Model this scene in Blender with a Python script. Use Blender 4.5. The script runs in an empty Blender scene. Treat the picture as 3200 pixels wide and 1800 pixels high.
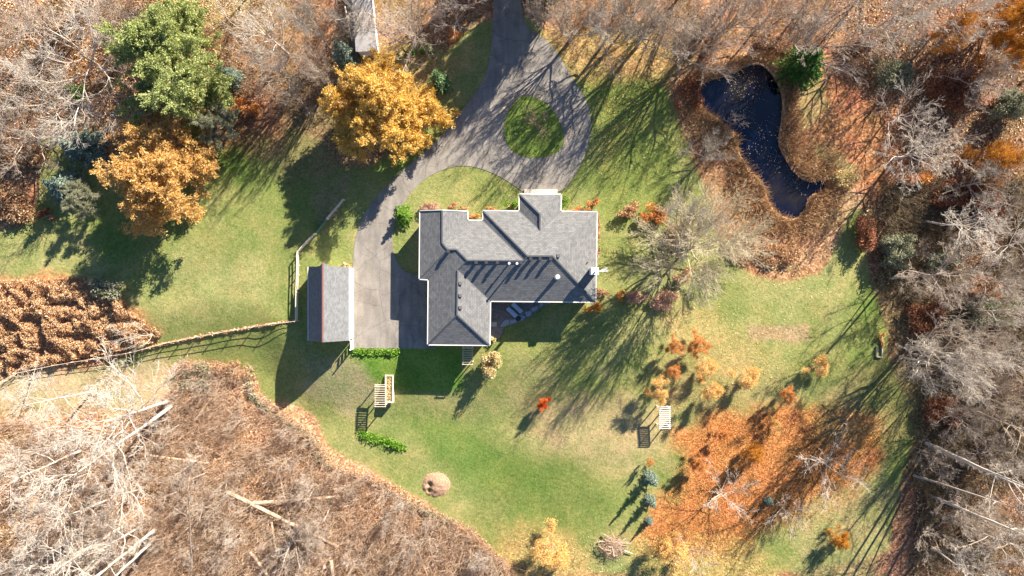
import bpy, math, random
import numpy as np
from mathutils import Vector, Matrix, Quaternion
R_ = math.radians
C = bpy.context.scene.collection
scn = bpy.context.scene
# ------------------------------------------------------------------ camera, sky, sun
CH = 108.0            # camera height (m);  20 photo pixels = 1 m on the ground
cam = bpy.data.objects.new('camera', bpy.data.cameras.new('camera')); C.objects.link(cam)
cam.location = (0, 0, CH); cam.data.lens = 36*CH/160.0; cam.data.sensor_width = 36
cam.data.clip_end = 6000; scn.camera = cam
EL = 29.0; SX, SY = .63, .777
w = bpy.data.worlds.new('World'); scn.world = w; w.use_nodes = True
nt = w.node_tree; bg = nt.nodes['Background']
sky = nt.nodes.new('ShaderNodeTexSky'); sky.sky_type = 'NISHITA'; sky.sun_disc = False
sky.air_density = 1.0; sky.dust_density = .2; sky.ozone_density = 7
sky.sun_elevation = R_(EL); sky.sun_rotation = math.atan2(SX, SY)
nt.links.new(sky.outputs[0], bg.inputs[0]); bg.inputs[1].default_value = .06
sd = bpy.data.lights.new('sun', 'SUN'); sd.energy = 5; sd.angle = R_(.4); sd.color = (1, .93, .83)
so = bpy.data.objects.new('sun', sd); C.objects.link(so)
sv = Vector((SX*math.cos(R_(EL)), SY*math.cos(R_(EL)), math.sin(R_(EL)))).normalized()
so.rotation_euler = sv.to_track_quat('Z', 'Y').to_euler(); so.location = (80, 100, 90)
scn.view_settings.view_transform = 'Standard'; scn.view_settings.look = 'None'
scn.view_settings.exposure = 1.68; scn.view_settings.gamma = 1
# ------------------------------------------------------------------ numbers
rng = np.random.default_rng(11); random.seed(5)
def sstep(a, b, x):
    t = np.clip((x-a)/(b-a), 0, 1); return t*t*(3-2*t)
_lat = rng.random((8, 257, 257))
def vnoise(x, y, k=0):
    xi = np.floor(x).astype(int); yi = np.floor(y).astype(int); fx = x-xi; fy = y-yi
    fx = fx*fx*(3-2*fx); fy = fy*fy*(3-2*fy); L = _lat[k % 8]
    a = L[xi % 256, yi % 256]; b = L[(xi+1) % 256, yi % 256]; c = L[xi % 256, (yi+1) % 256]; d = L[(xi+1) % 256, (yi+1) % 256]
    return (a*(1-fx)+b*fx)*(1-fy)+(c*(1-fx)+d*fx)*fy
def fbm(x, y, k=0, o=4):
    s = 0; a = .5
    for i in range(o): s = s+a*(vnoise(x*2**i+17.3*i, y*2**i+5.1*i, k+i)-.5)*2; a *= .5
    return s
def sdf(px, py, poly):      # + inside, pixels
    d = np.full(px.shape, 1e9); ins = np.zeros(px.shape, bool); n = len(poly)
    for i in range(n):
        x0, y0 = poly[i]; x1, y1 = poly[(i+1) % n]
        ex, ey = x1-x0, y1-y0; l = ex*ex+ey*ey+1e-9
        t = np.clip(((px-x0)*ex+(py-y0)*ey)/l, 0, 1)
        d = np.minimum(d, np.hypot(px-x0-t*ex, py-y0-t*ey))
        if y0 != y1:
            c = ((y0 > py) != (y1 > py)) & (px < ex*(py-y0)/(y1-y0)+x0); ins ^= c
    return np.where(ins, d, -d)
def smooth(poly, it=2):
    for _ in range(it):
        q = []
        for i in range(len(poly)):
            a = poly[i]; b = poly[(i+1) % len(poly)]
            q += [(a[0]*.75+b[0]*.25, a[1]*.75+b[1]*.25), (a[0]*.25+b[0]*.75, a[1]*.25+b[1]*.75)]
        poly = q
    return poly
POND = smooth([(2190,262),(2235,245),(2290,232),(2335,205),(2375,196),(2410,222),(2440,270),(2450,330),(2440,400),(2432,445),(2455,495),(2490,545),(2530,572),(2585,560),(2580,590),(2530,610),(2520,650),(2490,688),(2430,668),(2402,625),(2395,575),(2345,525),(2308,470),(2318,425),(2280,395),(2235,360),(2190,330),(2172,300)], 1)
POND2 = [(x*.05-80, 45-y*.05) for x, y in POND]
def T(x, y):
    x = np.asarray(x, float); y = np.asarray(y, float); px = 1600+20*x; py = 900-20*y
    s0 = 1097-160*sstep(1010, 780, px)
    z = -2.3*sstep(0, 250, py-s0)*(1-.6*sstep(1400, 2050, px))
    out = np.maximum(sstep(1060, 960, px), np.maximum(sstep(1900, 2000, px), sstep(1120, 1200, py)))
    sp = sdf(px, py, POND); z = z+fbm(x*.06, y*.06, 2)*.35*out*sstep(-20, -70, sp)
    z = z-.9*sstep(-14, 14, sp)
    return z
def W(px, py, h=None):       # photo pixel -> world point at height h (h None: on the ground)
    if h is None:
        z = 0.0
        for _ in range(3): z = float(T((px-1600)/20*(1-z/CH), (900-py)/20*(1-z/CH)))
        h = z
    s = (1-h/CH)/20
    return Vector(((px-1600)*s, (900-py)*s, h))
# ------------------------------------------------------------------ materials
def newmat(name):
    m = bpy.data.materials.new(name); m.use_nodes = True; nt = m.node_tree; nt.nodes.clear()
    o = nt.nodes.new('ShaderNodeOutputMaterial'); p = nt.nodes.new('ShaderNodeBsdfPrincipled')
    nt.links.new(p.outputs[0], o.inputs[0]); p.inputs['Roughness'].default_value = .85
    p.inputs['Specular IOR Level'].default_value = .2
    return m, nt, p, o
def ramp(nt, cols, pos=None, mode='LINEAR'):
    r = nt.nodes.new('ShaderNodeValToRGB'); e = r.color_ramp.elements; r.color_ramp.interpolation = mode
    n = len(cols)
    while len(e) < n: e.new(.5)
    for i, c in enumerate(cols):
        e[i].position = pos[i] if pos else i/(n-1 if mode == 'LINEAR' else n); e[i].color = (*c, 1)
    return r
def noise(nt, scale, detail=4, coord='Object', rough=.55, stretch=None):
    t = nt.nodes.new('ShaderNodeTexCoord'); n = nt.nodes.new('ShaderNodeTexNoise')
    n.inputs['Scale'].default_value = scale; n.inputs['Detail'].default_value = detail; n.inputs['Roughness'].default_value = rough
    if stretch:
        mp = nt.nodes.new('ShaderNodeMapping'); mp.inputs['Scale'].default_value = stretch
        nt.links.new(t.outputs[coord], mp.inputs[0]); nt.links.new(mp.outputs[0], n.inputs[0])
    else: nt.links.new(t.outputs[coord], n.inputs[0])
    return n
def bump(nt, p, src, strength, dist):
    b = nt.nodes.new('ShaderNodeBump'); b.inputs['Strength'].default_value = strength; b.inputs['Distance'].default_value = dist
    nt.links.new(src, b.inputs['Height']); nt.links.new(b.outputs[0], p.inputs['Normal']); return b
def noisy(name, c0, c1, scale=3, b=.3, bd=.05, rough=.85, stretch=None, coord='Object'):
    m, nt, p, o = newmat(name); n = noise(nt, scale, 5, coord, .6, stretch); r = ramp(nt, [c0, c1], [.3, .7])
    nt.links.new(n.outputs[0], r.inputs[0]); nt.links.new(r.outputs[0], p.inputs[0]); p.inputs['Roughness'].default_value = rough
    if b: bump(nt, p, n.outputs[0], b, bd)
    return m
def leafmat(name, cols, trans=.3):
    m, nt, p, o = newmat(name); g = nt.nodes.new('ShaderNodeNewGeometry')
    r = ramp(nt, cols, None, 'CONSTANT'); nt.links.new(g.outputs['Random Per Island'], r.inputs[0])
    nt.links.new(r.outputs[0], p.inputs[0]); p.inputs['Roughness'].default_value = .7
    if trans:
        t = nt.nodes.new('ShaderNodeBsdfTranslucent'); mx = nt.nodes.new('ShaderNodeMixShader'); mx.inputs[0].default_value = trans
        nt.links.new(r.outputs[0], t.inputs[0]); nt.links.new(p.outputs[0], mx.inputs[1]); nt.links.new(t.outputs[0], mx.inputs[2])
        nt.links.new(mx.outputs[0], o.inputs[0])
    return m
M = {}
M['bark'] = noisy('pale_bark', (.34, .26, .19), (.50, .40, .31), 2, .3)
M['bark_white'] = noisy('white_bark', (.46, .38, .30), (.62, .54, .44), 2, .2)
M['bark_fan'] = noisy('yellowish_bark', (.42, .34, .20), (.58, .49, .33), 2, .2)
M['bark_brown'] = noisy('brown_bark', (.20, .13, .085), (.36, .25, .17), 3, .4)
M['bark_grey'] = noisy('grey_bark', (.27, .23, .18), (.44, .38, .31), 3, .4)
M['twig_tan'] = leafmat('tan_twigs', [(.55,.37,.24), (.42,.25,.14), (.64,.46,.32), (.34,.19,.10), (.70,.55,.40)], 0)
M['twig_grey'] = leafmat('grey_twigs', [(.26,.19,.12), (.17,.11,.07), (.38,.30,.20), (.11,.065,.04), (.22,.19,.08)], 0)  # grey twigs, darkened to carry tree shade on the right woods floor
M['willow'] = leafmat('golden_leaves', [(.68,.42,.07), (.76,.50,.12), (.60,.33,.04), (.82,.62,.26), (.70,.43,.08), (.50,.27,.04)])
M['willow_pale'] = leafmat('pale_gold_leaves', [(.68,.42,.13), (.75,.52,.23), (.55,.29,.06), (.62,.38,.12), (.44,.22,.05)])
M['pine'] = leafmat('lime_needles', [(.40,.43,.13), (.52,.54,.22), (.30,.34,.10), (.46,.50,.18), (.20,.24,.07)])
M['spruce_blue'] = leafmat('blue_needles', [(.16,.23,.17), (.24,.31,.24), (.11,.17,.12), (.30,.36,.27)], .1)
M['spruce_green'] = leafmat('green_needles', [(.10,.19,.06), (.16,.27,.10), (.07,.13,.04), (.22,.33,.14)], .1)
M['olive'] = leafmat('olive_leaves', [(.26,.26,.14), (.33,.33,.20), (.18,.18,.09), (.38,.37,.26)])
M['green'] = leafmat('bright_green_leaves', [(.13,.28,.02), (.20,.36,.03), (.09,.19,.015), (.26,.42,.06)])
M['deep_green'] = leafmat('deep_green_leaves', [(.05,.13,.02), (.08,.18,.025), (.11,.24,.04)])
M['orange'] = leafmat('orange_leaves', [(.66,.26,.05), (.55,.17,.03), (.72,.38,.10), (.45,.13,.03), (.75,.45,.2)])
M['amber'] = leafmat('amber_leaves', [(.70,.33,.03), (.75,.42,.06), (.55,.20,.02), (.42,.13,.015)])
M['scarlet'] = leafmat('scarlet_leaves', [(.85,.12,.02), (.8,.2,.03), (.7,.06,.015), (.85,.33,.05)])
M['rust'] = leafmat('rust_leaves', [(.50,.26,.12), (.62,.38,.20), (.37,.17,.075), (.72,.52,.33), (.28,.12,.05), (.46,.33,.16)])
M['redbrown'] = leafmat('red_brown_leaves', [(.27,.10,.05), (.36,.15,.07), (.18,.06,.035), (.46,.22,.11)])
M['cream'] = leafmat('cream_leaves', [(.72,.56,.27), (.62,.45,.2), (.80,.67,.4), (.50,.35,.15), (.42,.38,.12)])
M['pinkish'] = leafmat('pinkish_twigs', [(.55,.33,.23), (.66,.45,.34), (.42,.24,.17), (.48,.28,.16)])
M['litter'] = leafmat('fallen_leaves', [(.60,.35,.16), (.45,.22,.09), (.70,.48,.27), (.33,.15,.06), (.76,.58,.38)], 0)
M['litter_orange'] = leafmat('orange_fallen_leaves', [(.50,.18,.04), (.38,.12,.028), (.56,.25,.07), (.30,.09,.02), (.52,.30,.12)], 0)
M['litter_gold'] = leafmat('golden_fallen_leaves', [(.72,.42,.11), (.62,.32,.07), (.8,.55,.22), (.5,.25,.06)], 0)
M['reed'] = leafmat('dry_reeds', [(.62,.42,.24), (.48,.29,.14), (.72,.54,.34), (.36,.19,.085), (.55,.30,.13)], .1)
M['wood'] = noisy('weathered_wood', (.55,.43,.30), (.74,.62,.47), 6, .2, .02)
M['white'] = noisy('white_paint', (.74,.72,.68), (.82,.80,.77), 4, 0)
M['cream_trim'] = noisy('cream_trim_paint', (.66,.62,.54), (.78,.74,.66), 4, 0)
M['metal'] = noisy('galvanised_metal', (.52,.53,.54), (.7,.7,.7), 8, 0, rough=.4)
M['dark'] = noisy('dark_metal', (.03,.03,.035), (.06,.06,.06), 8, 0)
M['wall'] = noisy('stone_wall', (.42,.37,.30), (.55,.49,.41), 5, .4)
M['glass'] = newmat('window_glass')[0]
_p = M['glass'].node_tree.nodes['Principled BSDF']; _p.inputs[0].default_value = (.03,.04,.05,1); _p.inputs['Roughness'].default_value = .05; _p.inputs['Specular IOR Level'].default_value = .6
M['log'] = noisy('log_bark', (.46,.31,.19), (.64,.48,.33), 3, .4)
M['soil'] = noisy('bare_soil', (.24,.14,.08), (.45,.29,.18), 4, .8, .15)
M['cushion'] = noisy('blue_grey_cushion', (.30,.42,.52), (.38,.50,.60), 9, .1, .01)
M['netting'] = noisy('green_netting', (.05,.13,.10), (.08,.18,.14), 5, 0)

def mat_asphalt():
    m, nt, p, o = newmat('worn_asphalt')
    a = noise(nt, .35, 6); b = noise(nt, 5, 5, rough=.7)
    r1 = ramp(nt, [(.205,.180,.150), (.270,.240,.205)], [.35, .65]); r2 = ramp(nt, [(.82,.82,.82), (1.16,1.15,1.13)], [.3, .7])
    nt.links.new(a.outputs[0], r1.inputs[0]); nt.links.new(b.outputs[0], r2.inputs[0])
    tc = nt.nodes.new('ShaderNodeTexCoord'); mp = nt.nodes.new('ShaderNodeMapping'); mp.inputs['Scale'].default_value = (.5, .12, 1)
    st = nt.nodes.new('ShaderNodeTexNoise'); st.inputs['Scale'].default_value = 2.5; st.inputs['Detail'].default_value = 3
    nt.links.new(tc.outputs['Object'], mp.inputs[0]); nt.links.new(mp.outputs[0], st.inputs[0])
    r3 = ramp(nt, [(.84,.84,.86), (1.10,1.09,1.06)], [.35, .65]); nt.links.new(st.outputs[0], r3.inputs[0])
    vw = nt.nodes.new('ShaderNodeVectorMath'); vw.operation = 'ADD'; wn = nt.nodes.new('ShaderNodeTexNoise'); wn.inputs['Scale'].default_value = .6
    nt.links.new(tc.outputs['Object'], wn.inputs[0]); nt.links.new(tc.outputs['Object'], vw.inputs[0]); nt.links.new(wn.outputs['Color'], vw.inputs[1])
    vo = nt.nodes.new('ShaderNodeTexVoronoi'); vo.feature = 'DISTANCE_TO_EDGE'; vo.inputs['Scale'].default_value = .22; nt.links.new(vw.outputs[0], vo.inputs[0])
    rc = ramp(nt, [(.72,.72,.74), (1,1,1)], [0, .018]); nt.links.new(vo.outputs[0], rc.inputs[0])
    x = nt.nodes.new('ShaderNodeMix'); x.data_type = 'RGBA'; x.blend_type = 'MULTIPLY'; x.inputs[0].default_value = 1
    y = nt.nodes.new('ShaderNodeMix'); y.data_type = 'RGBA'; y.blend_type = 'MULTIPLY'; y.inputs[0].default_value = 1
    nt.links.new(r1.outputs[0], x.inputs[6]); nt.links.new(r2.outputs[0], x.inputs[7])
    nt.links.new(x.outputs[2], y.inputs[6]); nt.links.new(r3.outputs[0], y.inputs[7]); z_ = nt.nodes.new('ShaderNodeMix'); z_.data_type = 'RGBA'; z_.blend_type = 'MULTIPLY'; z_.inputs[0].default_value = 1
    nt.links.new(y.outputs[2], z_.inputs[6]); nt.links.new(rc.outputs[0], z_.inputs[7]); nt.links.new(z_.outputs[2], p.inputs[0])
    bump(nt, p, b.outputs[0], .35, .03); return m
M['asphalt'] = mat_asphalt()
def mat_shingle(name, base, bw, bh, dark=.55):
    m, nt, p, o = newmat(name)
    uv = nt.nodes.new('ShaderNodeUVMap'); br = nt.nodes.new('ShaderNodeTexBrick')
    br.inputs['Scale'].default_value = 1; br.inputs['Brick Width'].default_value = bw; br.inputs['Row Height'].default_value = bh
    br.inputs['Mortar Size'].default_value = .018; br.inputs['Mortar Smooth'].default_value = .3; br.inputs['Bias'].default_value = 0
    br.inputs['Color1'].default_value = (*[c*.82 for c in base], 1); br.inputs['Color2'].default_value = (*[c*1.16 for c in base], 1)
    br.inputs['Mortar'].default_value = (*[c*dark for c in base], 1)
    nt.links.new(uv.outputs[0], br.inputs[0])
    n = noise(nt, 1.4, 6, rough=.7); r = ramp(nt, [(.84,.84,.84), (1.14,1.14,1.13)], [.3, .7]); nt.links.new(n.outputs[0], r.inputs[0])
    x = nt.nodes.new('ShaderNodeMix'); x.data_type = 'RGBA'; x.blend_type = 'MULTIPLY'; x.inputs[0].default_value = 1
    nt.links.new(br.outputs[0], x.inputs[6]); nt.links.new(r.outputs[0], x.inputs[7]); nt.links.new(x.outputs[2], p.inputs[0])
    sx = nt.nodes.new('ShaderNodeSeparateXYZ'); nt.links.new(uv.outputs[0], sx.inputs[0])
    dv = nt.nodes.new('ShaderNodeMath'); dv.operation = 'DIVIDE'; dv.inputs[1].default_value = bh; nt.links.new(sx.outputs[1], dv.inputs[0])
    fr = nt.nodes.new('ShaderNodeMath'); fr.operation = 'FRACT'; nt.links.new(dv.outputs[0], fr.inputs[0])
    iv = nt.nodes.new('ShaderNodeMath'); iv.operation = 'SUBTRACT'; iv.inputs[0].default_value = 1; nt.links.new(fr.outputs[0], iv.inputs[1])
    bump(nt, p, iv.outputs[0], .5, .03); p.inputs['Roughness'].default_value = .8
    return m
M['shingle'] = mat_shingle('grey_shingles', (.165,.16,.152), .5, .28)
M['shingle_shed'] = mat_shingle('mottled_grey_shingles', (.17,.168,.165), .45, .22, .75)
M['shingle_far'] = mat_shingle('pale_roofing', (.33,.31,.30), .9, .5, .9)
M['cap'] = noisy('ridge_cap', (.07,.07,.075), (.12,.12,.12), 6, .2)
M['paver'] = mat_shingle('paving_blocks', (.20,.18,.16), .45, .3, .5)
M['slab'] = noisy('flagstone', (.22,.24,.27), (.36,.38,.40), 2, .4)
def mat_ground():
    m, nt, p, o = newmat('ground_cover')
    za = nt.nodes.new('ShaderNodeAttribute'); za.attribute_name = 'zone'
    la = nt.nodes.new('ShaderNodeAttribute'); la.attribute_name = 'litter'
    def mul(a, b):
        x = nt.nodes.new('ShaderNodeMix'); x.data_type = 'RGBA'; x.blend_type = 'MULTIPLY'; x.inputs[0].default_value = 1
        nt.links.new(a, x.inputs[6]); nt.links.new(b, x.inputs[7]); return x.outputs[2]
    n1 = noise(nt, .22, 6, rough=.65); r1 = ramp(nt, [(.78,.90,.80), (1,1,1), (1.28,1.10,1.2)], [.32, .5, .68]); nt.links.new(n1.outputs[0], r1.inputs[0])
    n2 = noise(nt, 2.6, 5, rough=.85); r2 = ramp(nt, [(.5,.55,.42), (1,1,1), (1.5,1.40,1.55)], [.30, .5, .70]); nt.links.new(n2.outputs[0], r2.inputs[0])
    n4 = noise(nt, 1.1, 4, rough=.7); r4 = ramp(nt, [(.84,.90,.84), (1.16,1.10,1.14)], [.35, .65]); nt.links.new(n4.outputs[0], r4.inputs[0])
    grass = mul(mul(mul(za.outputs[0], r1.outputs[0]), r2.outputs[0]), r4.outputs[0])
    tc = nt.nodes.new('ShaderNodeTexCoord'); vo = nt.nodes.new('ShaderNodeTexVoronoi'); vo.inputs['Scale'].default_value = 4.2
    nt.links.new(tc.outputs['Object'], vo.inputs[0])
    sp = nt.nodes.new('ShaderNodeSeparateColor'); nt.links.new(vo.outputs['Color'], sp.inputs[0])
    rv = ramp(nt, [(.45,.38,.35), (.85,.75,.7), (1.15,1.05,1), (1.7,1.75,1.9)], [0, .35, .7, 1]); nt.links.new(sp.outputs[0], rv.inputs[0])
    lit = mul(mul(za.outputs[0], r1.outputs[0]), rv.outputs[0])
    mx = nt.nodes.new('ShaderNodeMix'); mx.data_type = 'RGBA'
    nt.links.new(la.outputs['Fac'], mx.inputs[0]); nt.links.new(grass, mx.inputs[6]); nt.links.new(lit, mx.inputs[7])
    nt.links.new(mx.outputs[2], p.inputs[0]); p.inputs['Roughness'].default_value = .95; p.inputs['Specular IOR Level'].default_value = .1
    n3 = noise(nt, 2.2, 6, rough=.85); bump(nt, p, n3.outputs[0], .75, .22)
    return m
M['ground'] = mat_ground()
def mat_water():
    m, nt, p, o = newmat('pond_water'); n = noise(nt, .16, 3)
    r = ramp(nt, [(.002,.004,.016), (.016,.013,.012)], [.42, .66]); nt.links.new(n.outputs[0], r.inputs[0]); nt.links.new(r.outputs[0], p.inputs[0])
    p.inputs['Roughness'].default_value = .08; p.inputs['Specular IOR Level'].default_value = .5
    n2 = noise(nt, 2.0, 3); bump(nt, p, n2.outputs[0], .1, .03); return m
M['water'] = mat_water()
# ------------------------------------------------------------------ object helpers
def tag(o, label=None, cat=None, group=None, kind=None):
    if label: o['label'] = label
    if cat: o['category'] = cat
    if group: o['group'] = group
    if kind: o['kind'] = kind
    return o
def thing(name, label, cat, loc=(0,0,0), rz=0, group=None):
    o = bpy.data.objects.new(name, None); C.objects.link(o); o.location = loc; o.rotation_euler = (0,0,rz)
    o.empty_display_size = .3; return tag(o, label, cat, group)
def mesh_np(name, V, F, mat, smooth_=False):
    V = np.asarray(V, np.float32); F = np.asarray(F, np.int32); me = bpy.data.meshes.new(name)
    me.vertices.add(len(V)); me.vertices.foreach_set('co', V.ravel())
    k = F.shape[1]; me.loops.add(F.size); me.loops.foreach_set('vertex_index', F.ravel())
    me.polygons.add(len(F)); me.polygons.foreach_set('loop_start', np.arange(len(F), dtype=np.int32)*k)
    me.polygons.foreach_set('loop_total', np.full(len(F), k, np.int32))
    if smooth_: me.polygons.foreach_set('use_smooth', np.ones(len(F), bool))
    me.update(calc_edges=True); me.materials.append(mat); return me
def link(name, me, parent=None, loc=(0,0,0), rot=(0,0,0)):
    o = bpy.data.objects.new(name, me); C.objects.link(o); o.location = loc; o.rotation_euler = rot
    if parent: o.parent = parent
    return o
class MB:
    def __init__(s): s.v = []; s.f = []
    def box(s, cx, cy, cz, sx, sy, sz, rz=0, tilt=None):
        b = len(s.v); c, n = math.cos(rz), math.sin(rz)
        for dz in (-1, 1):
            for dx, dy in ((-1,-1), (1,-1), (1,1), (-1,1)):
                x, y = dx*sx/2, dy*sy/2; s.v.append((cx+x*c-y*n, cy+x*n+y*c, cz+dz*sz/2))
        s.f += [(b,b+3,b+2,b+1), (b+4,b+5,b+6,b+7)]+[(b+i, b+(i+1) % 4, b+4+(i+1) % 4, b+4+i) for i in range(4)]; return s
    def beam(s, p, q, wd, ht):      # rectangular bar between two points
        p = Vector(p); q = Vector(q); d = (q-p).normalized(); up = Vector((0,0,1)) if abs(d.z) < .95 else Vector((1,0,0))
        a = d.cross(up).normalized()*wd/2; u = a.cross(d).normalized()*ht/2; b = len(s.v)
        for e in (p, q):
            for i, j in ((-1,-1), (1,-1), (1,1), (-1,1)): s.v.append(tuple(e+a*i+u*j))
        s.f += [(b,b+1,b+2,b+3), (b+7,b+6,b+5,b+4)]+[(b+i, b+4+i, b+4+(i+1) % 4, b+(i+1) % 4) for i in range(4)]; return s
    def tube(s, p, q, r0, r1, n=8, cap=True):
        p = Vector(p); q = Vector(q); d = (q-p).normalized(); up = Vector((0,0,1)) if abs(d.z) < .95 else Vector((1,0,0))
        a = d.cross(up).normalized(); u = a.cross(d).normalized(); b = len(s.v)
        for e, r in ((p, r0), (q, r1)):
            for i in range(n): t = 2*math.pi*i/n; s.v.append(tuple(e+a*r*math.cos(t)+u*r*math.sin(t)))
        s.f += [(b+i, b+n+i, b+n+(i+1) % n, b+(i+1) % n) for i in range(n)]
        if cap: s.f += [tuple(range(b, b+n)), tuple(range(b+2*n-1, b+n-1, -1))]
        return s
    def prism(s, pts, z0, z1):
        a = sum(pts[i][0]*pts[(i+1) % len(pts)][1]-pts[(i+1) % len(pts)][0]*pts[i][1] for i in range(len(pts)))
        if a < 0: pts = pts[::-1]
        b = len(s.v); n = len(pts)
        s.v += [(x, y, z0) for x, y in pts]+[(x, y, z1) for x, y in pts]
        s.f += [tuple(range(b+n, b+2*n)), tuple(range(b+n-1, b-1, -1))]+[(b+i, b+(i+1) % n, b+n+(i+1) % n, b+n+i) for i in range(n)]; return s
    def build(s, name, mat, parent=None, loc=(0,0,0), bevel=0):
        me = bpy.data.meshes.new(name); me.from_pydata(s.v, [], s.f); me.update(); me.materials.append(mat)
        o = link(name, me, parent, loc)
        if bevel: m = o.modifiers.new('b', 'BEVEL'); m.width = bevel; m.segments = 2; m.limit_method = 'ANGLE'
        return o
def tubes(S, n=3):
    S = np.asarray(S, float); p, q = S[:, :3], S[:, 3:6]; d = q-p; d /= np.linalg.norm(d, axis=1)[:, None]+1e-9
    ref = np.where(np.abs(d[:, 2:3]) < .9, [[0,0,1.]], [[1.,0,0]]); a = np.cross(d, ref); a /= np.linalg.norm(a, axis=1)[:, None]; u = np.cross(a, d)
    m = len(S); V = np.empty((m, 2*n, 3))
    for i in range(n):
        t = 2*math.pi*i/n; o = a*math.cos(t)+u*math.sin(t); V[:, i] = p+o*S[:, 6:7]; V[:, n+i] = q+o*S[:, 7:8]
    base = (np.arange(m)*2*n)[:, None]
    F = np.concatenate([base+np.array([[i, n+i, n+(i+1) % n, (i+1) % n]]) for i in range(n)])
    return V.reshape(-1, 3), F
def leaves(P, a, b, tilt=1.0, axis=None, g=rng):
    """rhombic leaves at P; a, b half sizes; tilt 0 lies flat, 1 any way round; axis: optional long direction"""
    n = len(P); a = a*g.uniform(.6, 1.4, n)[:, None]; b = b*g.uniform(.6, 1.4, n)[:, None]
    t = g.normal(size=(n, 3)); t[:, 2] *= tilt
    if axis is not None: t = axis+t*.45
    t /= np.linalg.norm(t, axis=1)[:, None]+1e-9
    nn = g.normal(size=(n, 3))*tilt; nn[:, 2] += .6+1.5*(1-tilt); s = np.cross(nn, t); s /= np.linalg.norm(s, axis=1)[:, None]+1e-9
    V = np.stack([P-t*a, P-s*b, P+t*a, P+s*b], 1).reshape(-1, 3)
    return V, (np.arange(n)*4)[:, None]+np.array([[0,1,2,3]])
def join(parts):
    V = []; F = []; k = 0
    for v, f in parts: V.append(v); F.append(f+k); k += len(v)
    return np.concatenate(V), np.concatenate(F)
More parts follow.
